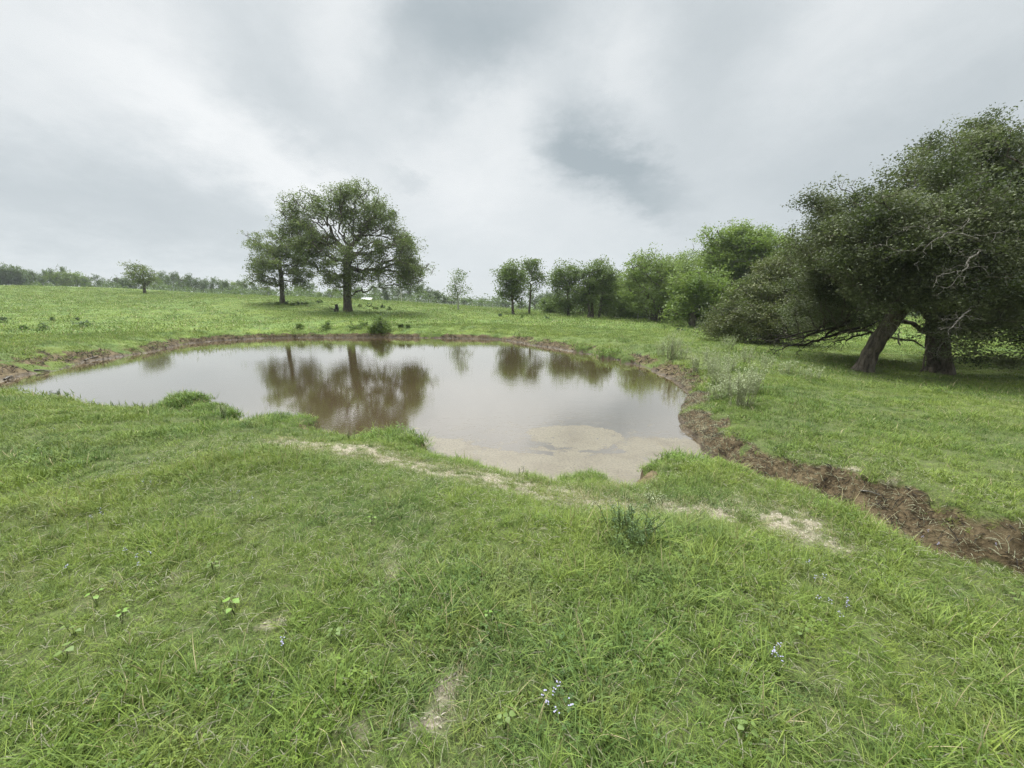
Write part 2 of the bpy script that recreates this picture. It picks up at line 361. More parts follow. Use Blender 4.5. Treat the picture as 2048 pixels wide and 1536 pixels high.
bark_mat('bark_pale', (.28, .27, .24), (.50, .48, .43)); bark_mat('deadwood', (.15, .135, .11), (.34, .31, .27), 10)
bark_mat('bark_dark', (.02, .017, .014), (.06, .05, .04)); bark_mat('post_wood', (.30, .28, .25), (.52, .50, .46), 3)
bark_mat('stem', (.10, .14, .05), (.18, .22, .09), 20); bark_mat('straw_stem', (.34, .34, .19), (.52, .51, .34), 20)

def flat_mat(name, c, rough=.6, metal=0.0, bump=0):
    m, t = newmat(name); obj = t.n('ShaderNodeTexCoord').outputs['Object']; n = t.noise(obj, 8, 4)
    col = t.mix(t.mr(n, .3, .7, 0, .4), c, tuple(k * .7 for k in c))
    p = t.n('ShaderNodeBsdfPrincipled', inp={'Base Color': col, 'Roughness': rough, 'Metallic': metal})
    t.n('ShaderNodeOutputMaterial', inp={0: p.outputs[0]}); M[name] = m
flat_mat('petal', (.34, .32, .46)); flat_mat('white_metal', (.80, .80, .80), .4); flat_mat('shed_wall', (.30, .29, .27)); flat_mat('wire', (.25, .25, .25), .5, .7)
flat_mat('chip', (.50, .44, .35), .9)

bark_mat('dead_straw', (.12, .10, .05), (.26, .23, .12), 12)
# ground
gm, t = newmat('ground')
pos = t.n('ShaderNodeNewGeometry').outputs['Position']
A = lambda nm: t.n('ShaderNodeAttribute', attribute_name=nm).outputs['Fac']
mudf, dryf, wetf, hgt = A('mud'), A('dry'), A('wet'), A('hgt')
gc = grass_colour(t, pos)
fn = t.noise(pos, 24, 4, .7); fn2 = t.noise(pos, 7, 4, .65)
gc = t.mix(t.mr(fn2, .35, .7, 0, .55), gc, (.085, .115, .035))
gc = t.mix(t.mr(fn, .62, .8, 0, .5), gc, (.22, .22, .09))
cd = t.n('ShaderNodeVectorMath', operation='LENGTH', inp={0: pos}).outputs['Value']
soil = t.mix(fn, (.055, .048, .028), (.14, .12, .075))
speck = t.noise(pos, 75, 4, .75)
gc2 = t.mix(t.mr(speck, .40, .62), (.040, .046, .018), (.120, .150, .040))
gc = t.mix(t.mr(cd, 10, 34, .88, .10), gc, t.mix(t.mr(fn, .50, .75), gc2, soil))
dn = t.noise(pos, 38, 5, .7)
dryc = t.mix(t.mr(dn, .35, .62), (.14, .115, .075), (.42, .36, .28))
gc = t.mix(t.mr(dryf, .15, .8, 0, .95), gc, dryc)
mn = t.noise(pos, 15, 6, .72, .6); mn2 = t.noise(pos, 3.1, 4, .6)
mudc = t.mix(t.mr(mn, .34, .64), (.028, .019, .009), (.145, .104, .055))
mudc = t.mix(t.mr(mn2, .45, .62, 0, .7), mudc, (.170, .128, .070))
mudc = t.mix(t.mr(t.noise(pos, 60, 3, .7), .62, .74, 0, .5), mudc, (.28, .25, .15))
gc = t.mix(t.mr(mudf, .3, .6), gc, mudc)
gc = t.mix(t.math('MULTIPLY', wetf, .55), gc, (.030, .020, .012))
bmp = t.n('ShaderNodeBump', inp={'Strength': .8, 'Distance': .035, 'Height': t.math('ADD', mn, t.math('MULTIPLY', fn, .4))})
rg = t.mr(wetf, 0, 1, .92, .38)
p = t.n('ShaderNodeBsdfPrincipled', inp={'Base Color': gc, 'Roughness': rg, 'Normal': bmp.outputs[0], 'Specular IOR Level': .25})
t.n('ShaderNodeOutputMaterial', inp={0: p.outputs[0]})

# grass blades
bm_, t = newmat('grass_blade')
pos = t.n('ShaderNodeNewGeometry').outputs['Position']
AT = t.n('ShaderNodeAttribute', attribute_name='rnd').outputs['Fac']
HT = t.n('ShaderNodeAttribute', attribute_name='tip').outputs['Fac']
dryI = t.n('ShaderNodeAttribute', attribute_type='INSTANCER', attribute_name='dryness').outputs['Fac']
lushI = t.n('ShaderNodeAttribute', attribute_type='INSTANCER', attribute_name='lushness').outputs['Fac']
gc = grass_colour(t, pos)
gc = t.mix(t.math('MULTIPLY', lushI, .55), gc, (.125, .225, .034))
gc = t.mix(t.mr(AT, .0, .5, .40, 0), gc, (.060, .125, .040))
gc = t.mix(t.mr(AT, .55, .9, 0, .55), gc, (.22, .28, .065))
gc = t.mix(t.math('MULTIPLY', HT, .35), gc, (.27, .32, .09))
rnd_i = t.n('ShaderNodeObjectInfo').outputs['Random']
gc = t.mix(1.0, gc, t.n('ShaderNodeCombineColor', inp={0: t.mr(rnd_i, 0, 1, .66, 1.30), 1: t.mr(rnd_i, 0, 1, .72, 1.24), 2: t.mr(rnd_i, 0, 1, .85, 1.1)}).outputs[0], 'MULTIPLY')
strawf = t.math('GREATER_THAN', t.math('ADD', AT, t.math('MULTIPLY', dryI, .55)), .976)
gc = t.mix(strawf, gc, (.42, .36, .20))
gc = t.mix(t.math('MULTIPLY', dryI, .35), gc, (.24, .23, .12))
p = t.n('ShaderNodeBsdfPrincipled', inp={'Base Color': gc, 'Roughness': .55, 'Specular IOR Level': .16})
tr = t.n('ShaderNodeBsdfTranslucent', inp={0: gc})
mx = t.n('ShaderNodeMixShader', inp={0: .24, 1: p.outputs[0], 2: tr.outputs[0]})
t.n('ShaderNodeOutputMaterial', inp={0: mx.outputs[0]})

# pond water: silty, with a drifting tan scum film
wm, t = newmat('pond_water')
pos = t.n('ShaderNodeNewGeometry').outputs['Position']
def wpt(px, py): q = atZ(px, py); return (float(q[0]), float(q[1]), 0.0)
n1 = t.noise(pos, 1.1, 5, .62, out=1); n2 = t.noise(pos, 5.5, 5, .65, out=1)
pw = t.vmath('ADD', pos, t.vmath('SCALE', t.vmath('SUBTRACT', n1, (.5, .5, .5)), scale=.75))
pw = t.vmath('MULTIPLY', t.vmath('ADD', pw, t.vmath('SCALE', t.vmath('SUBTRACT', n2, (.5, .5, .5)), scale=.42)), (1, 1, 0))
def ell(c, rx, ry, rot, soft=.12, neg=False):
    mp = t.n('ShaderNodeMapping', vector_type='TEXTURE', inp={0: pw, 1: c, 2: (0, 0, R(rot)), 3: (rx, ry, 1)})
    return t.mr(t.vmath('LENGTH', mp.outputs[0]), 1 - soft, 1 + soft, 1.0, 0.0, smooth=True)
raft = ell(wpt(1150, 872), .84, .66, 0, .22)
shore = ell(wpt(1180, 955), 2.5, .95, -12, .45); shore2 = ell(wpt(980, 912), 1.6, .42, -28, .5); shore3 = ell(wpt(1330, 895), .85, .6, 0, .6)
lead = ell(wpt(1030, 898), .62, .10, -28, .35)
film = t.math('MAXIMUM', t.math('MAXIMUM', raft, shore), t.math('MAXIMUM', shore2, t.math('MULTIPLY', shore3, .8)))
film = t.math('MULTIPLY', film, t.math('SUBTRACT', 1.0, lead))
brk = t.noise(pos, 2.6, 7, .74, .9)
film = t.mr(t.math('ADD', film, t.math('MULTIPLY', t.math('SUBTRACT', brk, .5), 1.5)), .34, .62, 0, 1, smooth=True)
fl = t.noise(pos, 26, 4, .7); crk = t.noise(pos, 4.2, 6, .72, .8)
holes = t.mr(crk, .60, .66, 1, .12)
film = t.math('MULTIPLY', film, holes)
film = t.math('MULTIPLY', film, t.mr(fl, .34, .52, .45, 1))
halo = ell(wpt(1130, 880), 2.5, 1.5, 0, .5)
wisp = t.math('MULTIPLY', halo, t.mr(t.noise(t.vmath('MULTIPLY', pw, (1.2, 3.2, 1)), 2.1, 6, .72, 1.2), .54, .62, 0, .55))
film = t.math('MAXIMUM', film, wisp)
filmc = t.mix(t.mr(t.noise(pos, 42, 3, .7), .35, .65), (.140, .118, .074), (.215, .184, .122))
filmc = t.mix(t.mr(t.noise(pos, 2.2, 5, .7), .45, .65, 0, .6), filmc, (.105, .080, .048))
filmc = t.mix(t.mr(t.noise(pos, 85, 2, .6), .66, .72), filmc, (.36, .33, .28))
mudw = t.mix(t.mr(t.noise(pos, .35, 3), .35, .65), (.078, .052, .024), (.100, .068, .034))
rip = t.noise(t.vmath('MULTIPLY', pos, (1.0, 1.9, 1)), 9.0, 3, .5)
rip2 = t.noise(t.vmath('MULTIPLY', pos, (.9, 1.6, 1)), 1.4, 3, .5)
patch = t.mr(t.noise(pos, .16, 2), .42, .6, .35, 1.0)
bh = t.math('MULTIPLY', t.math('ADD', rip, rip2), patch)
bp = t.n('ShaderNodeBump', inp={'Strength': .030, 'Distance': .05, 'Height': bh})
dif = t.n('ShaderNodeBsdfDiffuse', inp={0: mudw})
gls = t.n('ShaderNodeBsdfGlossy', inp={0: (.99, .98, .95, 1), 'Roughness': .004, 'Normal': bp.outputs[0]})
lw = t.n('ShaderNodeLayerWeight', inp={0: .5, 1: bp.outputs[0]}).outputs['Facing']
frf = t.math('ADD', .20, t.math('MULTIPLY', t.math('POWER', lw, 1.8), .74))
wat = t.n('ShaderNodeMixShader', inp={0: frf, 1: dif.outputs[0], 2: gls.outputs[0]})
fb = t.n('ShaderNodeBump', inp={'Strength': .4, 'Distance': .01, 'Height': t.noise(pos, 60, 3, .7)})
fsh = t.n('ShaderNodeBsdfPrincipled', inp={'Base Color': filmc, 'Roughness': .42, 'Specular IOR Level': .6, 'Normal': fb.outputs[0]})
mx = t.n('ShaderNodeMixShader', inp={0: t.math('MULTIPLY', film, .74), 1: wat.outputs[0], 2: fsh.outputs[0]})
t.n('ShaderNodeOutputMaterial', inp={0: mx.outputs[0]})

# ------------------------------------------------------------------ ground and water
rad = [0.25]
while rad[-1] < 12: rad.append(rad[-1] * 1.0125)
while rad[-1] < 34: rad.append(rad[-1] + .095)
while rad[-1] < 900: rad.append(rad[-1] * 1.035)
rad = np.array(rad)
ang = np.concatenate([np.arange(-72, 72, .2), np.arange(72, 288, 3.0)])        # degrees from +Y, finer where pond and ditch lie
TH, RR = np.meshgrid(np.radians(ang), rad)
X, Y = RR * np.sin(TH), RR * np.cos(TH)
Z, MU, DR, LU = terrain(X.ravel(), Y.ravel())
nr, na = X.shape
V = np.column_stack([X.ravel(), Y.ravel(), Z]); V = np.vstack([V, [[0, 0, float(terrain(np.array([0.]), np.array([0.]))[0][0])]]])
i = np.arange(nr - 1)[:, None] * na; j = np.arange(na)[None]; j2 = (j + 1) % na
F = np.stack([(i + j), (i + na + j), (i + na + j2), (i + j2)], -1).reshape(-1, 4)[:, ::-1]
Fc = np.stack([np.arange(na), (np.arange(na) + 1) % na, np.full(na, len(V) - 1), np.full(na, len(V) - 1)], -1)
wet = (1 - sstep(.0, .10, Z)) * np.maximum(MU, .3) * (np.hypot(X.ravel(), Y.ravel()) < 60)
e1 = lambda a: np.append(a, 0)
ground = mesh_np('ground', V, F, gm, attrs={'mud': e1(MU), 'dry': e1(DR), 'wet': e1(wet), 'hgt': e1(Z)}, smooth=True)
# close the small centre hole with triangles
import bmesh
b = bmesh.new(); b.from_mesh(ground.data); b.verts.ensure_lookup_table(); c = b.verts[len(V) - 1]
for k in range(na): b.faces.new((b.verts[k], b.verts[(k + 1) % na], c)).smooth = True
b.normal_update(); b.to_mesh(ground.data); b.free()
tag(ground, kind='structure')

gx = np.linspace(-34, 16, 3); gy = np.linspace(2.0, 34, 3)
wv = [(a, q, 0.0) for q in gy for a in gx]
pond = mesh_np('pond_water', wv, [(0, 1, 4, 3), (1, 2, 5, 4), (3, 4, 7, 6), (4, 5, 8, 7)], wm)
tag(pond, kind='structure')

def gz(x, y): return float(terrain(np.array([x]), np.array([y]))[0][0])
def on_ground(px, py, y0=1.0, y1=140.0):
    """where the sight line first meets the ground"""
    d = ray(px, py); ts = np.exp(np.linspace(math.log(y0), math.log(y1), 700)) / d[1]
    xs, ys, zs = d[0] * ts, d[1] * ts, ZC + d[2] * ts
    g = terrain(xs, ys)[0]; k = np.argmax(zs < g)
    if zs[k] >= g[k]: k = len(ts) - 1
    return np.array([xs[k], ys[k], g[k]])

# ------------------------------------------------------------------ grass (geometry-node scatter of tufts, one uncountable mass)
def blade_tuft(name, nb, spread, lmin, lmax, wid, segs, bend, tall=0.0):
    Vs, Fs, rn, tp = [], [], [], []
    for k in range(nb):
        a = rng.uniform(0, 2 * math.pi); rr = spread * math.sqrt(rng.uniform())
        bx, by = rr * math.cos(a), rr * math.sin(a)
        L = rng.uniform(lmin, lmax); th = rng.uniform(0, 2 * math.pi); lean = rng.uniform(.1, bend); curve = rng.uniform(.3, 1.4) * bend
        wv_ = wid * rng.uniform(.6, 1.25); side = np.array([-math.sin(th), math.cos(th), 0]); p_ = np.array([bx, by, -.01]); rv = rng.uniform()
        b0 = len(Vs)
        for s in range(segs + 1):
            q = s / segs; w_ = wv_ * (1 - q) ** .7 * .5 + 1e-4
            Vs.append(p_ - side * w_); Vs.append(p_ + side * w_); rn += [rv, rv]; tp += [q, q]
            an = min(lean + curve * (q + .5 / segs), 2.0)
            p_ = p_ + (L / segs) * np.array([math.cos(th) * math.sin(an), math.sin(th) * math.sin(an), math.cos(an)])
        for s in range(segs): Fs.append((b0 + 2 * s, b0 + 2 * s + 1, b0 + 2 * s + 3, b0 + 2 * s + 2))
    return mesh_np(name, np.array(Vs), Fs, bm_, attrs={'rnd': rn, 'tip': tp}, link=False)

def clover_tuft(name, n_, spread, size):
    V_, F_, rn = [], [], []
    for k in range(n_):
        a, q = rng.uniform(0, 6.28), spread * math.sqrt(rng.uniform()); c = np.array([q * math.cos(a), q * math.sin(a), rng.uniform(.015, .055)]); rv = rng.uniform(0, .45)
        for j in range(3):
            t_ = a + j * 2.09; d = np.array([math.cos(t_), math.sin(t_), rng.uniform(-.2, .35)]) * size * rng.uniform(.7, 1.2); sd = np.array([-math.sin(t_), math.cos(t_), 0]) * size * .42; b0 = len(V_)
            V_ += [c, c + d * .6 + sd, c + d, c + d * .6 - sd]; rn += [rv] * 4; F_.append((b0, b0 + 1, b0 + 2, b0 + 3))
    return mesh_np(name, np.array(V_), F_, bm_, attrs={'rnd': rn, 'tip': [.2] * len(rn)}, link=False)
def tuft_collection(nm, specs):
    col = bpy.data.collections.new(nm)
    if nm.endswith(('_0', '_1')): col.objects.link(clover_tuft(nm + '_clover', 14, .06, .0085 if nm.endswith('_0') else .013))
    for k, s in enumerate(specs): col.objects.link(blade_tuft(nm + '_tuft', *s))
    return col

def scatter(name, P, scl, rotz, tilt, dry, lush, col, label, cat='grass'):
    me = bpy.data.meshes.new(name); me.vertices.add(len(P)); me.vertices.foreach_set('co', P.astype(np.float32).ravel())
    for an, arr in (('scl', scl), ('dryness', dry), ('lushness', lush)):
        a = me.attributes.new(an, 'FLOAT', 'POINT'); a.data.foreach_set('value', arr.astype(np.float32))
    a = me.attributes.new('rotv', 'FLOAT_VECTOR', 'POINT'); a.data.foreach_set('vector', np.column_stack([tilt[:, 0], tilt[:, 1], rotz]).astype(np.float32).ravel())
    me.update(); me.materials.append(bm_)
    o = bpy.data.objects.new(name, me); C.objects.link(o)
    ng = bpy.data.node_groups.new(name + '_nodes', 'GeometryNodeTree')
    ng.interface.new_socket('Geometry', in_out='INPUT', socket_type='NodeSocketGeometry'); ng.interface.new_socket('Geometry', in_out='OUTPUT', socket_type='NodeSocketGeometry')
    N = ng.nodes; Lk = ng.links
    gi, go = N.new('NodeGroupInput'), N.new('NodeGroupOutput'); ci = N.new('GeometryNodeCollectionInfo'); ci.inputs[0].default_value = col
    ci.inputs['Separate Children'].default_value = True; ci.inputs['Reset Children'].default_value = True
    iop = N.new('GeometryNodeInstanceOnPoints'); iop.inputs['Pick Instance'].default_value = True
    s_ = N.new('GeometryNodeInputNamedAttribute'); s_.data_type = 'FLOAT'; s_.inputs[0].default_value = 'scl'
    r_ = N.new('GeometryNodeInputNamedAttribute'); r_.data_type = 'FLOAT_VECTOR'; r_.inputs[0].default_value = 'rotv'
    e2r = N.new('FunctionNodeEulerToRotation')
    m2p = N.new('GeometryNodeMeshToPoints')
    Lk.new(gi.outputs[0], m2p.inputs[0]); Lk.new(m2p.outputs[0], iop.inputs['Points']); Lk.new(ci.outputs[0], iop.inputs['Instance'])
    Lk.new(s_.outputs[0], iop.inputs['Scale']); Lk.new(r_.outputs[0], e2r.inputs[0]); Lk.new(e2r.outputs[0], iop.inputs['Rotation']); Lk.new(iop.outputs[0], go.inputs[0])
    md_ = o.modifiers.new('scatter', 'NODES'); md_.node_group = ng
    return tag(o, label, cat, kind='stuff')

def field(r0, r1, dens, half=66, power=1.0):
    n = int(dens * math.radians(2 * half) / 2 * (r1 * r1 - r0 * r0))
    r_ = np.sqrt(rng.uniform(r0 * r0, r1 * r1, n)); a = np.radians(rng.uniform(-half, half, n))
    return r_ * np.sin(a), r_ * np.cos(a)

ZONES = [('grass', .45, 5.2, 640, 4.6, [(26, .055, .04, .11, .0034, 4, 1.0) for _ in range(5)] + [(20, .045, .08, .16, .0042, 5, 1.05) for _ in range(3)], 'short arching green grass blades filling the foreground'),
         ('grass', 4.6, 13, 200, 12, [(28, .10, .04, .12, .0068, 3, .95) for _ in range(6)], 'green grass of the near shore and right bank'),
         ('grass', 12, 34, 34, 31, [(34, .24, .05, .13, .014, 2, .9) for _ in range(4)], 'green meadow grass around the pond'),
         ('grass', 31, 112, 4.0, 111, [(40, .70, .07, .16, .035, 2, .9) for _ in range(4)], 'bright green grass of the far pasture')]
for zi_, (nm, r0, r1, dens, rfade, specs, lab) in enumerate(ZONES):
    x, y = field(r0, r1, dens, (125, 95, 70, 68)[zi_])
    z, mu, dr, lu = terrain(x, y); r_ = np.hypot(x, y)
    keep = (z > .035) & (rng.uniform(size=len(x)) > mu * 1.02 - .0) & (rng.uniform(size=len(x)) > dr * .80)
    keep |= (z > .16) & (rng.uniform(size=len(x)) < .38) & (mu > .5) & (y > 10) & (r_ < 34)
    keep |= (z > .06) & (mu < .6) & (rng.uniform(size=len(x)) < .35) & (dr < .3)
    pat = fbm(x / .8, y / .8, 201, 3) + .6 * fbm(x / .25, y / .25, 211, 2)
    scl = np.clip(.92 + 1.5 * pat, .62, 1.7) * rng.uniform(.75, 1.25, len(x)) * (1 + .40 * lu) * (1 - .35 * dr)
    # taller growth by the middle foreground and shorter cropped turf on the bank top
    scl *= 1 + .25 * np.exp(-(((x - 1.0) / 1.4) ** 2 + ((y - 2.4) / .9) ** 2))
    if zi_ in (1, 2): scl *= np.where((x > 3) & (lu < .2), .8, 1)
    # fade edges between rings
    if zi_: keep &= rng.uniform(size=len(x)) < sstep(r0, r0 * 1.1, r_) + .25
    x, y, z, scl, dr, lu = [a_[keep] for a_ in (x, y, z, scl, dr, lu)]
    wind = np.column_stack([rng.normal(0, .22, len(x)), rng.normal(0, .22, len(x))])
    scatter(nm, np.column_stack([x, y, z]), scl, rng.uniform(0, 6.28, len(x)), wind, dr, lu, tuft_collection('tufts_%d' % zi_, specs), lab)

# ------------------------------------------------------------------ trees: space colonisation skeleton + sprays of leaf faces
def colonise(trunks, attr, step, kill, jitter=.25, iters=160, droop=0.0, infl=1e9):
    pos, par = [], []
    for tr in trunks:                              # tr = (list of points, index of parent node or -1)
        pts, pa = tr
        for k, q in enumerate(pts):
            pos.append(np.array(q, float)); par.append(pa if k == 0 else len(pos) - 2)
    P_ = np.array(pos); alive = np.ones(len(attr), bool)
    nd = np.full(len(attr), 1e18); ni = np.zeros(len(attr), int); start = 0
    pos = list(P_)
    for it in range(iters):
        new = np.array(pos[start:])
        if len(new):
            for c0 in range(0, len(new), 400):
                D = ((attr[:, None] - new[None, c0:c0 + 400]) ** 2).sum(-1); k = D.argmin(1); dm = D[np.arange(len(attr)), k]
                m = dm < nd; nd[m] = dm[m]; ni[m] = k[m] + start + c0
        alive &= nd > kill * kill
        if not alive.any(): break
        start = len(pos)
        act = alive & (nd < infl * infl)
        idx = ni[act]; dirs = attr[act] - np.array(pos)[idx]; dirs /= np.linalg.norm(dirs, axis=1)[:, None]
        u, invx = np.unique(idx, return_inverse=True)
        sm = np.zeros((len(u), 3)); np.add.at(sm, invx, dirs)
        sm += rng.normal(0, jitter, sm.shape) * np.linalg.norm(sm, axis=1)[:, None]; sm[:, 2] -= droop * np.linalg.norm(sm, axis=1)
        sm /= np.linalg.norm(sm, axis=1)[:, None] + 1e-9
        for k, n_ in enumerate(u): pos.append(pos[n_] + sm[k] * step); par.append(int(n_))
        if len(pos) > 14000: break
    return np.array(pos), np.array(par)

def skeleton_mesh(pos, par, Rb, rt, sides=6, minr=0.0, trunk_n=0):
    """tapering tubes along every edge; returns arrays for thick (trunk) and thin (branch) edges"""
    n = len(pos); tips = np.zeros(n); ch = np.zeros(n, int)
    for k in range(n):
        if par[k] >= 0: ch[par[k]] += 1
    tips[ch == 0] = 1
    for k in range(n - 1, -1, -1):
        if par[k] >= 0: tips[par[k]] += tips[k]
    mt = tips.max(); pw_ = math.log(max(mt, 2)) / math.log(Rb / rt)
    rad_ = rt * tips ** (1 / pw_)
    for k in range(n):                              # gentle taper so bare trunk runs do not stay cylindrical
        if par[k] >= 0 and ch[par[k]] == 1: rad_[k] = min(rad_[k], rad_[par[k]])
    E = np.array([k for k in range(n) if par[k] >= 0]); Pp = pos[par[E]]; Pc = pos[E]
    d = Pc - Pp; d /= np.linalg.norm(d, axis=1)[:, None] + 1e-9
    nd_ = np.zeros((n, 3)); nd_[E] = d; nd_[par[E]] = np.where((nd_[par[E]] == 0).all(1)[:, None], d, nd_[par[E]])
    rp = np.minimum(rad_[par[E]], rad_[E] * 1.3); main = rad_[E] > .62 * rad_[par[E]]
    dp = np.where(main[:, None], nd_[par[E]], d)
    ref = np.array([.83, .31, -.12])
    def rings(Pt, dr_, rr):
        u = ref - dr_ * (dr_ @ ref)[:, None]; u /= np.linalg.norm(u, axis=1)[:, None] + 1e-9; v = np.cross(dr_, u)
        a = np.linspace(0, 2 * math.pi, sides, endpoint=False)
        return Pt[:, None] + rr[:, None, None] * (np.cos(a)[None, :, None] * u[:, None] + np.sin(a)[None, :, None] * v[:, None])
    r0, r1 = rings(Pp, dp, rp), rings(Pc, d, rad_[E])
    out = []
    for msk in (E < trunk_n, E >= trunk_n):
        m = msk & (rad_[E] >= minr); k = m.sum()
        if not k: out.append((np.zeros((0, 3)), np.zeros((0, 4), int))); continue
        Vv = np.concatenate([r0[m], r1[m]], 1).reshape(-1, 3); base = np.arange(k)[:, None] * 2 * sides; s = np.arange(sides)[None]; s2 = (s + 1) % sides
        Ff = np.stack([base + s, base + s2, base + sides + s2, base + sides + s], -1).reshape(-1, 4)
        out.append((Vv, Ff))
    return out

def leaf_arrays(Cn, tint, per, sig, size, aspect=.5, flat=0.5, droop=.2):
    """leaf faces (bent pairs of triangles) scattered about sprig centres"""
    n = len(Cn) * per; c = np.repeat(Cn, per, 0) + rng.normal(0, 1, (n, 3)) * np.array([sig, sig, sig * flat])
    tn = np.clip(np.repeat(tint, per) + rng.normal(0, .18, n), 0, 1)
    ax = rng.normal(0, 1, (n, 3)); ax[:, 2] = ax[:, 2] * .6 - droop; ax /= np.linalg.norm(ax, axis=1)[:, None]
    up = rng.normal(0, 1, (n, 3)) * .75 + np.array([0, 0, 1.0]); sd2 = np.cross(ax, up); sd2 /= np.linalg.norm(sd2, axis=1)[:, None] + 1e-9
    nn = np.cross(sd2, ax)
    s = size * rng.uniform(.6, 1.3, n)[:, None]; h = s * aspect * .5
    V0 = c - ax * s * .5; V1 = c + sd2 * h + nn * h * .35; V2 = c + ax * s * .5; V3 = c - sd2 * h + nn * h * .35
    Vv = np.stack([V0, V1, V2, V3], 1).reshape(-1, 3); b_ = np.arange(n)[:, None] * 4
    Ff = np.concatenate([b_ + np.array([0, 1, 2]), b_ + np.array([0, 2, 3])], 0)
    return Vv, Ff, np.repeat(tn, 4)

def sample_lobes(lobes, n_cl, n_at, cl_r, shell=.55):
    """sprig centres gathered in clumps through the lobes; lobes = (centre, (rx,ry,rz))"""
    vol = np.array([l[1][0] * l[1][1] * l[1][2] for l in lobes]) ** .62; pr = vol / vol.sum()
    k = rng.choice(len(lobes), n_cl, p=pr); d = rng.normal(0, 1, (n_cl, 3)); d /= np.linalg.norm(d, axis=1)[:, None]
    rr = rng.uniform(shell ** 3, 1, n_cl) ** (1 / 3)
    rr = np.where(rng.uniform(size=n_cl) < .14, rng.uniform(1.0, 1.22, n_cl), rr)
    cc = np.array([lobes[i][0] for i in k]) + d * rr[:, None] * np.array([lobes[i][1] for i in k])
    ct = rng.uniform(0, 1, n_cl); cs = rng.uniform(.6, 1.3, n_cl)
    q = rng.integers(0, n_cl, n_at); dd = rng.normal(0, 1, (n_at, 3)) * np.array([1, 1, .85])
    return cc[q] + dd * cl_r * .55 * cs[q][:, None], ct[q]

def make_tree(name, label, cat, base, trunks, lobes, leafmat, barkmat, Rb, rt, step, kill, n_cl, n_at, cl_r, per, sig, size, aspect=.5, group=None,
              shell=.5, jitter=.25, sides=6, droop=0.0, flat=.5, zmin=None, minr=0.0, ldroop=.2, limbs=False):
    root = empty(name, base, label, cat, group)
    base = np.asarray(base, float)
    at_, tn = sample_lobes(lobes, n_cl, n_at, cl_r, shell)
    if zmin is not None:
        k = at_[:, 2] > base[2] + zmin; at_, tn = at_[k], tn[k]
    tn_ = sum(len(t_[0]) for t_ in trunks)
    pos_, par_ = colonise(trunks, at_, step, kill, jitter, droop=droop)
    (tv, tf), (bv, bf) = skeleton_mesh(pos_, par_, Rb, rt, sides, minr, tn_)
    # root flare
    if len(tv):
        hz = np.clip(1 - (tv[:, 2] - base[2]) / (Rb * 2.2), 0, 1)
        near_ = np.hypot(tv[:, 0] - base[0], tv[:, 1] - base[1]) < Rb * 3
        a_ = np.arctan2(tv[:, 1] - base[1], tv[:, 0] - base[0])
        f_ = 1 + hz ** 2 * near_ * ((.22 if Rb > .3 else .5) + .2 * np.sin(a_ * 3 + base[0]))
        tv[:, 0] = base[0] + (tv[:, 0] - base[0]) * f_; tv[:, 1] = base[1] + (tv[:, 1] - base[1]) * f_
        if not limbs: tv, tf, bv = np.vstack([tv, bv]), np.vstack([tf, bf + len(tv)]), bv[:0]
        mesh_np('trunk' if cat == 'tree' else 'stems', tv - base, tf, barkmat, root, smooth=True)
    if len(bv): mesh_np('branches', bv - base, bf, barkmat, root, smooth=True)
    lv, lf, lt = leaf_arrays(at_, tn, per, sig, size, aspect, flat, ldroop)
    lo = mesh_np('crown', lv - base, lf, leafmat, root, attrs={'tint': lt})
    return root

def line(a, b_, n, bow=(0, 0, 0), wob=0.0):
    a, b_, bow = np.array(a, float), np.array(b_, float), np.array(bow, float)
    out = []
    for k in range(n):
        q = k / (n - 1); out.append(a + (b_ - a) * q + bow * 4 * q * (1 - q) + rng.normal(0, 1, 3) * wob * (0 < k < n - 1))
    return out
def lobes_px(L, depth=1.0):
    """(px, py, r px, Y [, ry px]) -> world lobes"""
    out = []
    for l in L:
        c_ = atY(l[0], l[1], l[3]); dep = (c_[1] * CP - (c_[2] - ZC) * SP)
        m_ = dep / FPX; rx = l[2] * m_; rz = (l[4] if len(l) > 4 else l[2]) * m_
        out.append((c_, (rx, rx * depth, rz)))
    return out

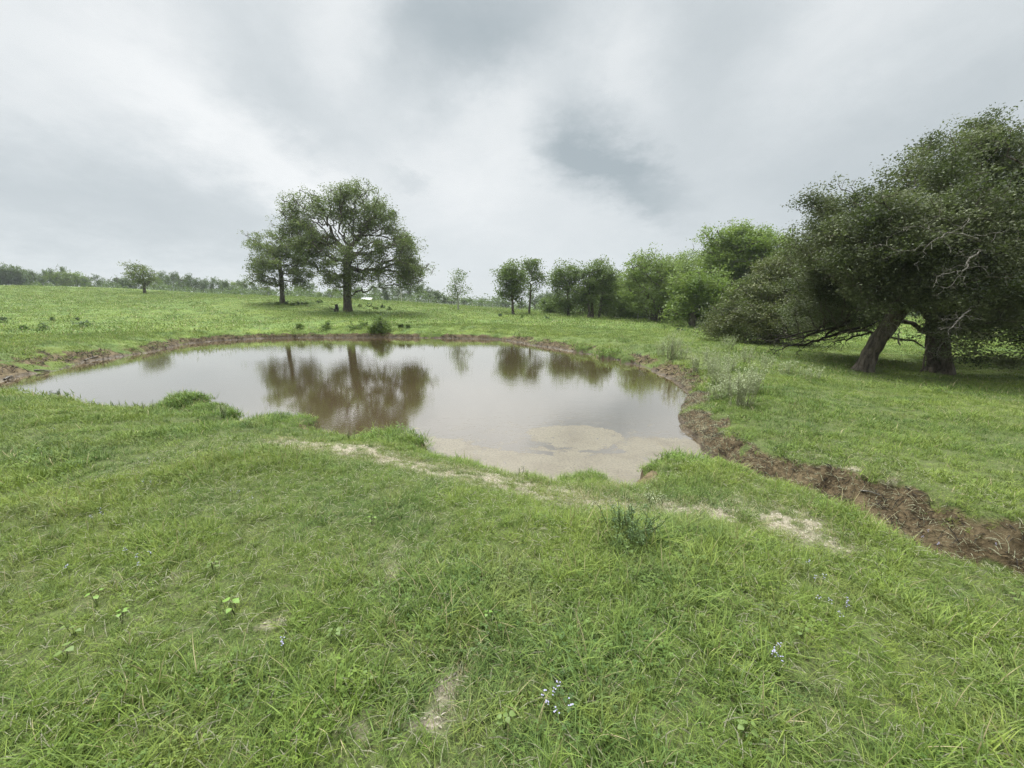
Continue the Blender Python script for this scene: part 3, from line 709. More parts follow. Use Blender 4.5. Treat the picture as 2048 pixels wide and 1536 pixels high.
# --- the big pasture oak with its reflection
B = on_ground(695, 623); YB = float(B[1])
def bo(px, py): return atY(px, py, YB)
B[2] -= .1
make_tree('oak_tree', 'big broad oak standing alone beyond the pond, arching crown open over one thick trunk', 'tree', B,
          [(line(B, bo(694, 575), 5) + line(bo(694, 555), bo(695, 505), 4, wob=.08), -1)],
          lobes_px([(690, 398, 38, YB, 30), (735, 408, 38, YB - 1, 34), (660, 420, 34, YB + 1, 30), (620, 425, 38, YB, 28), (588, 442, 32, YB, 30), (636, 418, 34, YB - 1, 28), (610, 415, 24, YB + 1, 20), (572, 470, 20, YB, 24), (700, 455, 50, YB + 1, 34), (618, 482, 40, YB - 1, 30), (655, 500, 36, YB + 2, 26), (765, 455, 40, YB, 34), (800, 475, 34, YB + 1, 28), (785, 510, 42, YB - 2, 34),
                    (818, 510, 26, YB, 34), (828, 545, 18, YB, 26), (808, 562, 18, YB - 1, 14), (735, 505, 40, YB - 2, 28), (690, 560, 26, YB - 1, 22), (672, 572, 16, YB - 1, 12), (722, 545, 26, YB + 1, 18), (744, 556, 16, YB, 8), (635, 535, 20, YB, 12), (652, 550, 12, YB, 8), (705, 385, 22, YB, 18), (670, 390, 14, YB, 10), (820, 555, 24, YB - 2, 24), (800, 530, 34, YB + 1, 30), (690, 548, 26, YB - 2, 16), (712, 560, 22, YB - 1.5, 14), (665, 560, 18, YB - 2, 14), (735, 540, 24, YB - 2, 16), (600, 470, 32, YB + 1, 26), (680, 520, 34, YB - 2.5, 18)], .95),
          M['oak_leaf'], M['bark'], .46, .024, .40, .42, 200, 4000, 1.0, 20, .22, .165, .6, shell=.45, jitter=.5, sides=7, flat=.8)

# --- smaller oak to its left
B = on_ground(565, 606); YB = float(B[1]); B[2] -= .1
make_tree('oak_tree', 'smaller ragged oak just left of the big pasture oak, crown low over a thin trunk', 'tree', B,
          [(line(B, atY(563, 560, YB), 4) + line(atY(562, 548, YB), atY(560, 520, YB), 3, wob=.05), -1)],
          lobes_px([(545, 505, 36, YB), (530, 492, 24, YB + 1), (575, 500, 34, YB + 1), (520, 535, 20, YB), (555, 540, 40, YB - 1, 30), (595, 540, 26, YB), (600, 510, 22, YB), (535, 560, 30, YB, 12), (590, 565, 26, YB, 14), (570, 480, 18, YB)], .9),
          M['oak_leaf'], M['bark'], .26, .020, .40, .42, 90, 1700, .80, 16, .20, .17, .6, shell=.3, jitter=.4)

# --- lone little tree on the left hill
B = on_ground(290, 587); YB = float(B[1]); B[2] -= .1
make_tree('pasture_tree', 'lone small windblown tree on the hill at left, sparse crown', 'tree', B,
          [(line(B, atY(288, 570, YB), 3, wob=.05), -1)],
          lobes_px([(270, 530, 13, YB, 9), (285, 545, 22, YB, 15), (258, 545, 12, YB, 6), (300, 552, 14, YB, 10), (280, 560, 24, YB, 8), (308, 548, 9, YB, 6)], .9),
          M['oak_leaf'], M['bark'], .22, .03, .5, .6, 34, 420, .8, 9, .3, .24, .6, shell=.1, jitter=.4)

# --- white-stemmed sapling and the pair
def small_tree(px, bpy_, lob, leafm, barkm, Rb, name, label, trunk_top, n_cl=40, n_at=500, per=10, y0=None, cl=.8, size=.22, sig=.28, multi=(), step=.4, shell=.2, group=None):
    B = on_ground(px, bpy_) if y0 is None else None
    if y0 is not None:
        q = atY(px, bpy_, y0); B = np.array([q[0], q[1], gz(q[0], q[1])])
    Yb = float(B[1]); B[2] -= .08
    tr = [(line(B, atY(trunk_top[0], trunk_top[1], Yb), 6, wob=.04), -1)]
    for (mx0, mx1, my1) in multi:
        q = atY(mx0, bpy_, Yb); q[2] = gz(q[0], q[1]) - .08
        tr.append((line(q, atY(mx1, my1, Yb + rng.uniform(-.5, .5)), 6, wob=.05), -1))
    return make_tree(name, label, 'tree', B, tr, lobes_px([(l[0], l[1], l[2], Yb + (l[4] if len(l) > 4 else 0), l[3]) for l in lob], .9), leafm, barkm, Rb, .02, step, .55, n_cl, n_at, cl, per, sig, size, .6, shell=shell, jitter=.35, group=group)
small_tree(917, 619, [(915, 565, 14, 12), (903, 582, 10, 8), (927, 580, 9, 8), (918, 555, 8, 6), (912, 592, 12, 5)], M['dark_leaf'], M['bark_pale'], .12, 'sapling', 'thin sapling with a white trunk between the pasture oak and the paired trees', (915, 585), 26, 200, 6)
small_tree(1026, 628, [(1025, 545, 22, 18), (1012, 560, 18, 16), (1040, 565, 16, 16), (1030, 585, 24, 14), (1010, 592, 12, 8), (1045, 600, 14, 8)], M['dark_leaf'], M['bark'], .17, 'slender_tree', 'left tree of the pair beyond the pond, denser darker green crown', (1024, 580), 44, 760, 12)
small_tree(1058, 628, [(1060, 535, 17, 14), (1075, 552, 15, 14), (1050, 550, 14, 14), (1063, 575, 22, 12), (1088, 562, 8, 8)], M['dark_leaf'], M['bark'], .15, 'slender_tree', 'right tree of the pair beyond the pond, thinner and slightly taller', (1062, 570), 40, 420, 9)

# --- edge of the wood to the right
small_tree(1137, 633, [(1130, 548, 24, 16), (1115, 560, 14, 14), (1150, 555, 16, 14), (1135, 585, 30, 20), (1125, 605, 20, 14)], M['dark_leaf'], M['bark'], .2, 'wood_edge_tree', 'dark green tree at the left end of the wood', (1136, 575), 60, 900, 12)
small_tree(1184, 636, [(1190, 535, 16, 17), (1175, 555, 20, 16), (1205, 555, 22, 18), (1190, 580, 36, 22), (1170, 600, 22, 20), (1215, 605, 24, 22)], M['dark_leaf'], M['bark'], .22, 'wood_edge_tree', 'tallest dark tree near the left end of the wood, on several thin trunks', (1188, 560), 80, 1300, 12, multi=((1179, 1180, 575), (1196, 1208, 575)))
small_tree(1228, 634, [(1225, 550, 16, 12), (1230, 575, 26, 20), (1235, 610, 24, 22), (1210, 618, 18, 16)], M['dark_leaf'], M['bark'], .2, 'wood_edge_tree', 'grey green tree right of the tallest dark one, with pale dead twigs', (1227, 575), 50, 850, 12, y0=56)
small_tree(1308, 643, [(1300, 530, 30, 24), (1275, 545, 24, 18), (1330, 545, 24, 22), (1290, 575, 46, 26), (1335, 580, 26, 24), (1265, 590, 26, 26), (1300, 605, 44, 16)], M['pale_leaf'], M['bark'], .42, 'wood_edge_tree', 'pale yellow green tree with a forked grey trunk at the wood edge', (1305, 600), 90, 1500, 13, multi=((1312, 1335, 575),), cl=1.0)
small_tree(1352, 640, [(1350, 530, 24, 16), (1370, 520, 20, 16), (1340, 545, 26, 16), (1365, 560, 26, 20)], M['pale_leaf'], M['bark'], .3, 'wood_edge_tree', 'light airy treetop showing between the pale tree and the tall bright one', (1355, 570), 60, 750, 10, y0=58, cl=1.1)
small_tree(1384, 655, [(1385, 570, 36, 26), (1365, 600, 30, 24), (1400, 600, 40, 26), (1420, 570, 34, 26), (1380, 628, 34, 14), (1415, 630, 30, 16)], M['bright_leaf'], M['bark'], .34, 'wood_edge_tree', 'low bright green tree spreading in front of the tall one', (1386, 610), 80, 1500, 14, y0=39, cl=.9)
small_tree(1454, 660, [(1435, 492, 36, 26), (1480, 482, 44, 24), (1528, 488, 40, 24), (1558, 515, 32, 22), (1500, 500, 60, 30), (1580, 545, 34, 26), (1490, 560, 44, 30), (1540, 560, 36, 26), (1460, 525, 42, 26), (1510, 530, 40, 26), (1430, 535, 30, 26), (1425, 565, 30, 26)], M['bright_leaf'], M['bark'], .40, 'wood_edge_tree', 'tall bright green tree with a rounded spreading top, highest in the wood', (1452, 530), 190, 4200, 14, multi=((1482, 1500, 540), (1500, 1545, 545)), y0=43, cl=1.0)
small_tree(1580, 660, [(1570, 540, 30, 26), (1600, 540, 30, 30), (1560, 580, 34, 30), (1610, 600, 40, 30)], M['dark_leaf'], M['bark'], .3, 'wood_edge_tree', 'dim green tree half hidden behind the left edge of the great live oak', (1580, 570), 70, 1100, 12, y0=38, cl=1.0)

small_tree(1412, 650, [(1410, 525, 34, 24), (1385, 545, 30, 24), (1430, 555, 34, 28), (1400, 585, 40, 30), (1440, 600, 36, 30)], M['pale_leaf'], M['bark'], .3, 'wood_edge_tree', 'mid green tree joining the airy treetop to the tall bright tree', (1412, 570), 80, 1500, 13, y0=51, cl=1.1)
small_tree(1252, 640, [(1250, 548, 22, 18), (1262, 570, 26, 24), (1240, 590, 26, 26), (1255, 615, 30, 20)], M['pale_leaf'], M['bark'], .2, 'wood_edge_tree', 'slim pale green tree just left of the forked yellow green one', (1250, 580), 50, 800, 12, y0=54)

# undergrowth in the shade of the wood
def bush(px, py, w_, h_, Yb, mat, label, name='undergrowth_bush', n_cl=26, n_at=420, per=12, size=.2, group=None, on=False):
    q = on_ground(px, py) if on else atY(px, py, Yb)
    if not on: q[2] = gz(q[0], q[1])
    dep = q[1] * CP; m_ = dep / FPX; rx, hz = w_ * m_ / 2, h_ * m_
    c_ = q + np.array([0, 0, hz * .45])
    return make_tree(name, label, 'bush', q - np.array([0, 0, .05]), [([q - np.array([0, 0, .05]), q + np.array([0, 0, hz * .2])], -1)], [(c_, (rx, rx * .8, hz * .55))],
                     mat, M['bark'], max(.02, .03 * hz), .008 * max(hz, .5), max(hz, rx) * .16, max(hz, rx) * .22, n_cl, n_at, max(hz, rx) * .3, per, max(hz, rx) * .09, size, .6, shell=.2, group=group)
for (px_, w_, h_, Yb, wh) in [(1160, 70, 34, 60, 'behind the leftmost tree of the wood'), (1235, 70, 44, 60, 'behind the grey green tree of the wood edge'), (1268, 60, 46, 57, 'left of the forked pale tree'), (1350, 80, 62, 54, 'between the forked pale tree and the low bright tree'),
                          (1405, 80, 66, 50, 'directly behind the low bright green tree'), (1450, 90, 70, 47, 'under the tall bright tree, left of its trunk'), (1510, 100, 80, 44, 'under the tall bright tree, right of its trunk'), (1105, 60, 30, 66, 'left of the wood, beside the paired trees'), (1570, 120, 80, 42, 'behind the thicket oak'), (1320, 60, 50, 58, 'right behind the forked grey trunk')]:
    bush(px_, 645, w_, h_, Yb, M['dark_leaf'], 'dark undergrowth bush ' + wh, n_cl=30, n_at=700, per=12, size=.26, group='undergrowth bushes in the wood')

# scrubby grey-olive oak in front of the wood, beside the great oak
B = on_ground(1545, 690); YB = 21.0; q = atY(1545, 690, YB); B = np.array([q[0], q[1], gz(q[0], q[1]) - .1])
make_tree('scrub_oak', 'grey olive thicket oak left of the great live oak, twigs reaching the grass', 'tree', B,
          [(line(B, atY(1530, 620, YB), 6, wob=.08), -1), (line(B + [.2, 0, 0], atY(1480, 630, YB), 6, wob=.08), 1), (line(B + [.2, .2, 0], atY(1580, 600, YB), 6, wob=.08), 1)],
          lobes_px([(1540, 575, 44, YB + 1), (1500, 600, 40, YB), (1560, 610, 50, YB), (1470, 635, 38, YB, 26), (1520, 640, 46, YB - 1, 28), (1580, 640, 44, YB, 32), (1445, 655, 24, YB, 14), (1560, 540, 26, YB + 1), (1500, 665, 40, YB - 1, 12)], .9),
          M['scrub_leaf'], M['bark'], .22, .010, .26, .32, 130, 3000, .55, 22, .17, .10, .5, shell=.2, jitter=.5)

# --- the great live oak at right: two fused trunks, long low limbs
OY = 12.2
B1 = atZ(1878, 748, .1); B1[2] = gz(B1[0], B1[1]) - .1
B2 = atZ(1833, 752, .1); B2[2] = gz(B2[0], B2[1]) - .1
Y1 = float(B1[1])
T1 = line(B1, atY(1868, 650, Y1), 7, bow=(.1, 0, 0), wob=.03); T1b = line(atY(1872, 635, Y1), atY(1905, 540, Y1 + .3), 6, wob=.05)
T2 = line(B2, atY(1872, 655, Y1 - .1), 7, wob=.03)
n1 = len(T1) + len(T1b)
LIMBS = [(T1 + T1b, -1), (T2, -1)]
k0 = len(T1) - 1
LIMBS += [(line(T1[4] + [-.1, 0, 0], atY(1730, 660, Y1 + .6), 8, bow=(0, 0, -.12), wob=.05) + line(atY(1705, 662, Y1 + .8), atY(1600, 690, Y1 + 2.2), 7, wob=.08), 4),
          (line(T1[5] + [-.1, 0, 0], atY(1740, 610, Y1 + 1.2), 8, wob=.07) + line(atY(1700, 625, Y1 + 1.7), atY(1560, 695, Y1 + 3), 8, wob=.08), 5),
          (line(T1[6] + [0, -.1, 0], atY(1790, 560, Y1 - .6), 7, wob=.08), 6), (line(T1[6] + [.1, 0, 0], atY(2020, 570, Y1 - .4), 8, bow=(0, 0, .25), wob=.06) + line(atY(2060, 580, Y1 - .5), atY(2200, 620, Y1 - .6), 5, wob=.08), 6),
          (line(T1[6] + [.1, 0, 0], atY(2010, 600, Y1 + 1.5), 8, bow=(0, 0, .2), wob=.06), 6), (line(T1b[3], atY(1780, 470, Y1 + 1), 7, wob=.08), k0 + 4), (line(T1b[5], atY(2000, 400, Y1 + .4), 8, wob=.08), n1 - 1),
          (line(T1b[3], atY(1760, 600, Y1 + 3), 7, wob=.08), k0 + 4)]
Yc = Y1
LOB = [(1630, 425, 34, Yc + 1, 34), (1612, 470, 26, Yc + 1.2, 34), (1700, 366, 22, Yc + .5, 18), (1765, 352, 24, Yc + .5, 18), (1868, 308, 26, Yc + 1, 20), (1945, 258, 28, Yc + 1, 18), (1650, 480, 42, Yc + 1), (1640, 540, 38, Yc + 2, 50), (1620, 600, 38, Yc + 2, 45), (1600, 640, 32, Yc + 3, 30), (1680, 420, 48, Yc + 1, 45), (1740, 400, 50, Yc), (1740, 480, 70, Yc - 1), (1690, 560, 60, Yc + .5, 50), (1760, 570, 50, Yc - 1.2, 40), (1820, 399, 60, Yc),
       (1830, 480, 80, Yc - 1.5), (1900, 386, 60, Yc + 1, 60), (1960, 336, 55, Yc + 1.5, 50), (2030, 326, 60, Yc + 1.5, 50), (1930, 462, 90, Yc - 1.5, 80), (2010, 422, 90, Yc, 80), (1870, 560, 60, Yc - 2, 50), (1950, 570, 80, Yc - 2, 60), (2030, 520, 90, Yc - 1.5, 80),
       (2110, 422, 110, Yc, 100), (2150, 560, 110, Yc - 1, 90), (1940, 660, 45, Yc - 1.5, 40), (2000, 640, 60, Yc - 1, 50), (2070, 660, 50, Yc - 1.5, 40), (2060, 366, 80, Yc + 1.5, 60), (1800, 540, 70, Yc + 3, 60), (1900, 480, 90, Yc + 3, 80), (2000, 540, 90, Yc + 3, 80), (1720, 500, 70, Yc + 3, 60), (1660, 600, 60, Yc + 4, 40), (2250, 472, 120, Yc, 110), (1930, 620, 50, Yc + 3, 35), (1850, 620, 60, Yc + 4, 30),
       (1640, 625, 36, Yc + 2.5, 28), (1580, 640, 30, Yc + 3, 24), (1680, 640, 50, Yc + 2.5, 24), (1650, 590, 50, Yc + 1, 40), (1740, 630, 45, Yc + 3, 20), (1700, 500, 60, Yc - .5, 50), (1780, 600, 40, Yc + 1.5, 22), (1960, 690, 35, Yc - 1.3, 24), (2040, 700, 40, Yc - 1, 24),
       (1950, 301, 40, Yc + .5, 22), (1900, 336, 40, Yc, 25), (2040, 286, 50, Yc + .5, 25), (1980, 640, 50, Yc + 3, 35), (2060, 620, 60, Yc + 3, 50)]
oak = make_tree('live_oak', 'great sprawling live oak filling the right edge, low limbs sweeping down to the grass', 'tree', B1, LIMBS, lobes_px(LOB, .8), M['near_oak_leaf'], M['bark_near'], .29, .0075, .24, .26, 520, 10500, .48, 44, .15, .076, .5,
                limbs=True, shell=.42, jitter=.42, sides=7, flat=.6, zmin=.40, ldroop=.1)

# leaning oak in front of it
B3 = atZ(1722, 748, .12); B3[2] = gz(B3[0], B3[1]) - .1; Y3 = float(B3[1])
LT = line(B3, atY(1775, 655, Y3 - .2), 8, bow=(-.08, 0, .05), wob=.02) + line(atY(1792, 630, Y3 - .3), atY(1850, 560, Y3 - .6), 7, wob=.04)
make_tree('leaning_oak', 'leaning oak with thick ridged trunk slanting up into the great oak crown', 'tree', B3,
          [(LT, -1), (line(LT[10], atY(1740, 600, Y3 - 1.0), 6, wob=.06), 10), (line(LT[14], atY(1900, 480, Y3 - 1.2), 6, wob=.06), 14)],
          lobes_px([(1850, 500, 60, Y3 - 1.2, 45), (1900, 450, 55, Y3 - 1.2, 40), (1800, 540, 50, Y3 - 1.2, 35), (1880, 545, 50, Y3 - 1.5, 30), (1760, 560, 35, Y3 - 1.2, 20), (1840, 590, 35, Y3 - 1.4, 18)], .8),
          M['near_oak_leaf'], M['bark_near'], .235, .006, .2, .27, 90, 1400, .45, 48, .15, .065, .52, shell=.3, jitter=.4, sides=8, flat=.6)

# bare dead branches hanging in the oak
def dead_branch(a, b_, nspread, nm='dead_branch', root=oak, spread=.5, Rb=.022, n_at=55, parent_org=B1, mat='deadwood', rt=.003):
    a, b_ = np.array(a, float), np.array(b_, float); L_ = np.linalg.norm(b_ - a)
    at_ = a + (b_ - a) * rng.uniform(.35, 1.15, (n_at, 1)) + rng.normal(0, 1, (n_at, 3)) * spread * L_ * .45
    pos_, par_ = colonise([(line(a, a + (b_ - a) * .45, 4, wob=.03), -1)], at_, L_ * .07, L_ * .09, .5)
    (v1, f1), (v2, f2) = skeleton_mesh(pos_, par_, Rb, rt, 5, 0, 4)
    return mesh_np(nm, np.vstack([v1, v2]) - parent_org, np.vstack([f1, f2 + len(v1)]), M[mat], root, smooth=True)
for (a, b_, sp) in [((1960, 480), (1840, 450), .6), ((1960, 500), (1900, 560), .5), ((1940, 620), (1890, 660), .4)]:
    dead_branch(atY(*a, Yc - 3.1), atY(*b_, Yc - 3.3), 0, spread=sp)
for (a, b_, sp, rb) in [((1720, 655), (1560, 700), .30, .05), ((1700, 640), (1600, 700), .35, .045), ((1740, 665), (1640, 698), .4, .035), ((1690, 650), (1530, 692), .28, .045), ((1760, 640), (1660, 690), .45, .03), ((1640, 660), (1500, 690), .3, .03)]:
    dead_branch(atY(*a, Yc + 1.2), atY(*b_, Yc + 1.9), 0, spread=sp * .7, nm='bare_limb', Rb=rb, mat='bark_dark', rt=.005, n_at=60)
for (a, b_) in [((1800, 690), (1790, 640)), ((1905, 650), (1890, 700))]: dead_branch(atY(*a, Yc - 1.3), atY(*b_, Yc - 1.5), 0, spread=.5, n_at=50)
B3o = atY(1200, 636, 50); sx = None
bt = bpy.data.objects.get('wood_edge_tree.002')

# ------------------------------------------------------------------ far treeline: a few prototypes copied one by one
def far_proto(seed, dense, mat):
    global rng
    rng = np.random.default_rng(seed); L = []
    for k in range(9): L.append((np.array([rng.normal(0, .22), rng.normal(0, .22), rng.uniform(.42, .78)]), (rng.uniform(.16, .28),) * 2 + (rng.uniform(.13, .2),)))
    L.append((np.array([0, 0, .3]), (.36, .36, .26)))
    r = make_tree('far_tree', '', 'tree', (0, 0, 0), [([np.array([0, 0, -.02]), np.array([0, .01, .15]), np.array([.01, 0, .3])], -1)], L, mat, M['bark'], .035, .004, .06, .08, 44, dense, .12, 12, .04, .042, .6, shell=.3)
    return r
ORD = 'first second third fourth fifth sixth seventh eighth ninth tenth eleventh twelfth thirteenth fourteenth fifteenth sixteenth seventeenth eighteenth'.split()
protos = [far_proto(11, 420, M['far_leaf']), far_proto(12, 420, M['far_leaf']), far_proto(13, 360, M['far_leaf'])]
pale = far_proto(14, 330, M['pale_leaf']); protos.append(pale)
rng = np.random.default_rng(99)
def copy_tree(o, parent=None):
    c = o.copy(); C.objects.link(c); c.parent = parent
    for ch in o.children: copy_tree(ch, c)
    return c
used = set()
def far_tree(px, top, wpx, Yd, k, label, group):
    src = protos[k]
    if k in used: o = copy_tree(src)
    else: o = src; used.add(k)
    q = atY(px, top, Yd); g = gz(q[0], q[1]); H = max(q[2] - g, 2.0); wm_ = wpx * Yd / FPX
    o.location = (q[0], q[1], g - .2); s = H / .72; sw = min(max(wm_ / .86, s * .5), s * 2.4)
    o.scale = (sw, sw, s); o.rotation_euler = (0, 0, rng.uniform(0, 6.28))
    tag(o, label, 'tree', group)
LEFT = [(8, 538, 40), (30, 541, 36), (50, 552, 28), (68, 554, 30), (88, 553, 26), (108, 547, 26), (128, 550, 30), (150, 551, 36), (176, 560, 26), (196, 561, 30), (216, 564, 22), (232, 566, 18), (248, 560, 26), (268, 561, 24), (-20, 538, 40), (-50, 545, 40), (-90, 540, 50)]
for n_, (px_, tp, wd) in enumerate(sorted(LEFT)): far_tree(px_, tp, wd, rng.uniform(128, 140), int(rng.integers(0, 4)) if px_ > 60 else 0, ORD[n_] + ' tree from the left on the left hill skyline, left of the lone tree', 'far trees on the left hill')
MID = [(322, 557, 26), (342, 557, 30), (362, 558, 26), (384, 560, 24), (402, 562, 26), (424, 566, 24), (446, 565, 28), (468, 568, 26), (490, 569, 26), (508, 574, 20), (524, 578, 22), (540, 580, 22), (300, 560, 24)]
for n_, (px_, tp, wd) in enumerate(sorted(MID)): far_tree(px_, tp, wd, rng.uniform(135, 150), int(rng.integers(0, 4)), ORD[n_] + ' from the left of the far trees between the lone tree and smaller oak', 'far trees left of the oaks')
OAKB = [(600, 575, 26), (618, 572, 26), (640, 586, 18), (660, 580, 20), (678, 582, 20), (716, 580, 24), (748, 580, 26), (768, 575, 34), (795, 576, 32), (818, 578, 30), (836, 572, 26), (580, 584, 22)]
for n_, (px_, tp, wd) in enumerate(sorted(OAKB)): far_tree(px_, tp, wd, rng.uniform(125, 140), int(rng.integers(0, 4)), ORD[n_] + ' from the left of the far trees seen beneath the two pasture oaks', 'far trees behind the pasture oaks')
RT = [(856, 582, 24), (872, 584, 26), (890, 594, 20), (905, 600, 18), (928, 600, 20), (945, 601, 20), (962, 604, 18), (980, 603, 20), (997, 598, 22), (1012, 604, 20), (1042, 606, 22), (1070, 592, 26), (1090, 590, 30), (1110, 588, 30), (1128, 592, 26)]
for n_, (px_, tp, wd) in enumerate(sorted(RT)): far_tree(px_, tp, wd, rng.uniform(115, 128), int(rng.integers(0, 3)), ORD[n_] + ' from the left of the dark far trees right of the big oak', 'far trees right of the big oak')
BK = [(1180, 570, 60), (1240, 560, 60), (1300, 560, 60), (1360, 550, 60), (1420, 560, 60), (1500, 560, 70), (1600, 590, 70), (1680, 605, 70), (1760, 610, 70), (1840, 600, 70), (1930, 605, 70), (2010, 610, 70), (2090, 600, 80), (2200, 600, 90)]
for n_, (px_, tp, wd) in enumerate(sorted(BK)): far_tree(px_, tp, wd, rng.uniform(64, 76), int(rng.integers(0, 4)), ORD[n_] + ' from the left of the trees standing deeper in the wood behind its edge', 'trees deeper in the wood')

# hedge of low scrub closing the foot of the treeline
hx, hz_ = [], []
Ls, Tn = [], []
for px_ in np.arange(-140, 1180, 4.0):
    Yd = 122 + 10 * math.sin(px_ * .05) + rng.uniform(-5, 5); q = atY(px_, 600, Yd); g = gz(q[0], q[1])
    h_ = rng.uniform(1.6, 3.6)
    for k in range(16): Ls.append([q[0] + rng.normal(0, .8), q[1] + rng.normal(0, 1.2), g + rng.uniform(-.2, h_)]); Tn.append(rng.uniform())
lv, lf, lt = leaf_arrays(np.array(Ls), np.array(Tn), 6, .45, .5, .6, .8)
tag(mesh_np('scrub', lv, lf, M['far_leaf'], attrs={'tint': lt}), 'low dark scrub massed along the foot of the far treeline', 'scrub', kind='stuff')

# ------------------------------------------------------------------ boxes and rods
def box(cx, cy_, cz, sx_, sy, sz):
    v = np.array([[a, b2, c2] for a in (-.5, .5) for b2 in (-.5, .5) for c2 in (-.5, .5)]) * [sx_, sy, sz] + [cx, cy_, cz]
    f = np.array([[0, 1, 3, 2], [4, 6, 7, 5], [0, 4, 5, 1], [2, 3, 7, 6], [0, 2, 6, 4], [1, 5, 7, 3]])
    return v, f
def rod(P_, r0, r1=None, sides=6):
    P_ = np.array(P_, float); par_ = np.arange(-1, len(P_) - 1); r1 = r1 or r0
    n = len(P_); d = np.gradient(P_, axis=0); d /= np.linalg.norm(d, axis=1)[:, None] + 1e-9
    ref = np.array([.83, .31, -.12]); u = ref - d * (d @ ref)[:, None]; u /= np.linalg.norm(u, axis=1)[:, None]; v = np.cross(d, u); a = np.linspace(0, 6.2832, sides, endpoint=False)
    rr = np.linspace(r0, r1, n); V_ = (P_[:, None] + rr[:, None, None] * (np.cos(a)[None, :, None] * u[:, None] + np.sin(a)[None, :, None] * v[:, None])).reshape(-1, 3)
    b_ = (np.arange(n - 1) * sides)[:, None]; s = np.arange(sides)[None]; s2 = (s + 1) % sides
    return V_, np.stack([b_ + s, b_ + s2, b_ + sides + s2, b_ + sides + s], -1).reshape(-1, 4)
def join(parts):
    V_, F_, o_ = [], [], 0
    for v, f in parts: V_.append(v); F_.append(np.asarray(f) + o_); o_ += len(v)
    return np.vstack(V_), np.vstack(F_)

# white-roofed shed far behind the big oak
q = atY(735, 599, 106); g = gz(q[0], q[1]); sc_ = 106 / FPX
shed = empty('farm_shed', (q[0], q[1], q[2] - .7), 'long low white roofed farm shed far off, just right of the big oak trunk', 'shed')
W_ = 24 * sc_
mesh_np('roof', np.array([[-W_ / 2, -2.2, .55], [W_ / 2, -2.2, .55], [W_ / 2 - .3, 0, 1.15], [-W_ / 2 + .1, 0, 1.15], [-W_ / 2, 2.2, .55], [W_ / 2, 2.2, .55], [-W_ / 2, -2.2, .45], [W_ / 2, -2.2, .45], [-W_ / 2, 2.2, .45], [W_ / 2, 2.2, .45]]),
        [(0, 1, 2, 3), (3, 2, 5, 4), (6, 7, 1, 0), (4, 5, 9, 8), (0, 3, 4, 8), (6, 0, 8, 8), (1, 7, 9, 5)], M['white_metal'], shed)
v, f = box(0, 0, -.6, W_ - .5, 4, 2.1); mesh_np('wall', v, f, M['shed_wall'], shed)
v, f = box(-W_ * .25, -2.02, -.5, 2.0, .06, 1.7); mesh_np('door', v, f, M['bark_dark'], shed)
# pale pole near it
q = atY(803, 607, 105); q[2] = gz(q[0], q[1]); tp = atY(803, 574, 105)
pl = empty('utility_pole', q, 'pale bare pole below the right side of the big oak crown', 'pole')
v, f = rod([(0, 0, -.2), (0, 0, (tp[2] - q[2]) * .5), (.03, 0, tp[2] - q[2])], .16, .11); mesh_np('post', v, f, M['post_wood'], pl)
v, f = box(0, 0, tp[2] - q[2] - .5, 1.3, .1, .12); mesh_np('crossarm', v, f, M['post_wood'], pl)
q = atY(236, 570, 118); q[2] = gz(q[0], q[1]); tp = atY(236, 554, 118)
pl = empty('utility_pole', q, 'thin dark pole above the far treeline, left of the small tree', 'pole')
v, f = rod([(0, 0, -.2), (0, 0, tp[2] - q[2])], .14, .09); mesh_np('post', v, f, M['bark'], pl)
v, f = box(0, 0, tp[2] - q[2] - .5, 1.3, .1, .12); mesh_np('crossarm', v, f, M['bark'], pl)
# wire fence along the back of the pasture
fp = [(820, 609, 96), (860, 611, 95), (905, 613, 94), (945, 616, 93), (985, 619, 91), (1040, 622, 88), (1092, 627, 82), (1120, 629, 78), (1150, 631, 72), (1175, 633, 66), (1215, 637, 60), (1250, 641, 56), (1275, 643, 53), (1298, 645, 51)]
pts = []
for a_, b_, y_ in fp:
    q = atY(a_, b_, y_); q[2] = gz(q[0], q[1]); pts.append(q)
fence = empty('wire_fence', pts[0], 'wire fence with pale wooden posts along the far pasture edge before the wood', 'fence'); O_ = pts[0]
for q in pts:
    h_ = 1.25; r_ = rod([q - O_ + [0, 0, -.2], q - O_ + [.01, 0, .6], q - O_ + [rng.normal(0, .03), 0, h_]], .075, .065); mesh_np('post', *r_, M['post_wood'], fence)
for hh in (.45, .8, 1.12):
    mesh_np('wire', *rod([q - O_ + [0, -.06, hh] for q in pts], .008, sides=4), M['wire'], fence)

# stump beside the oak and its twigs
q = on_ground(673, 623)
st = empty('tree_stump', q, 'short dark broken stump among weeds left of the big oak trunk', 'stump')
v, f = rod([(0, 0, -.1), (.02, 0, .15), (.06, 0, .45), (.04, .02, .72), (.02, 0, .8)], .30, .12, 9); v += rng.normal(0, .02, v.shape)
mesh_np('stump', v, f, M['bark_dark'], st, smooth=True)
for k in range(5):
    a_ = rng.uniform(2.2, 4.2); mesh_np('twig', *rod([(0, 0, .1), (math.cos(a_) * .5, rng.normal(0, .2), .3), (math.cos(a_) * .9, rng.normal(0, .3), .35 + rng.uniform(0, .4))], .025, .008, 4), M['bark'], st)

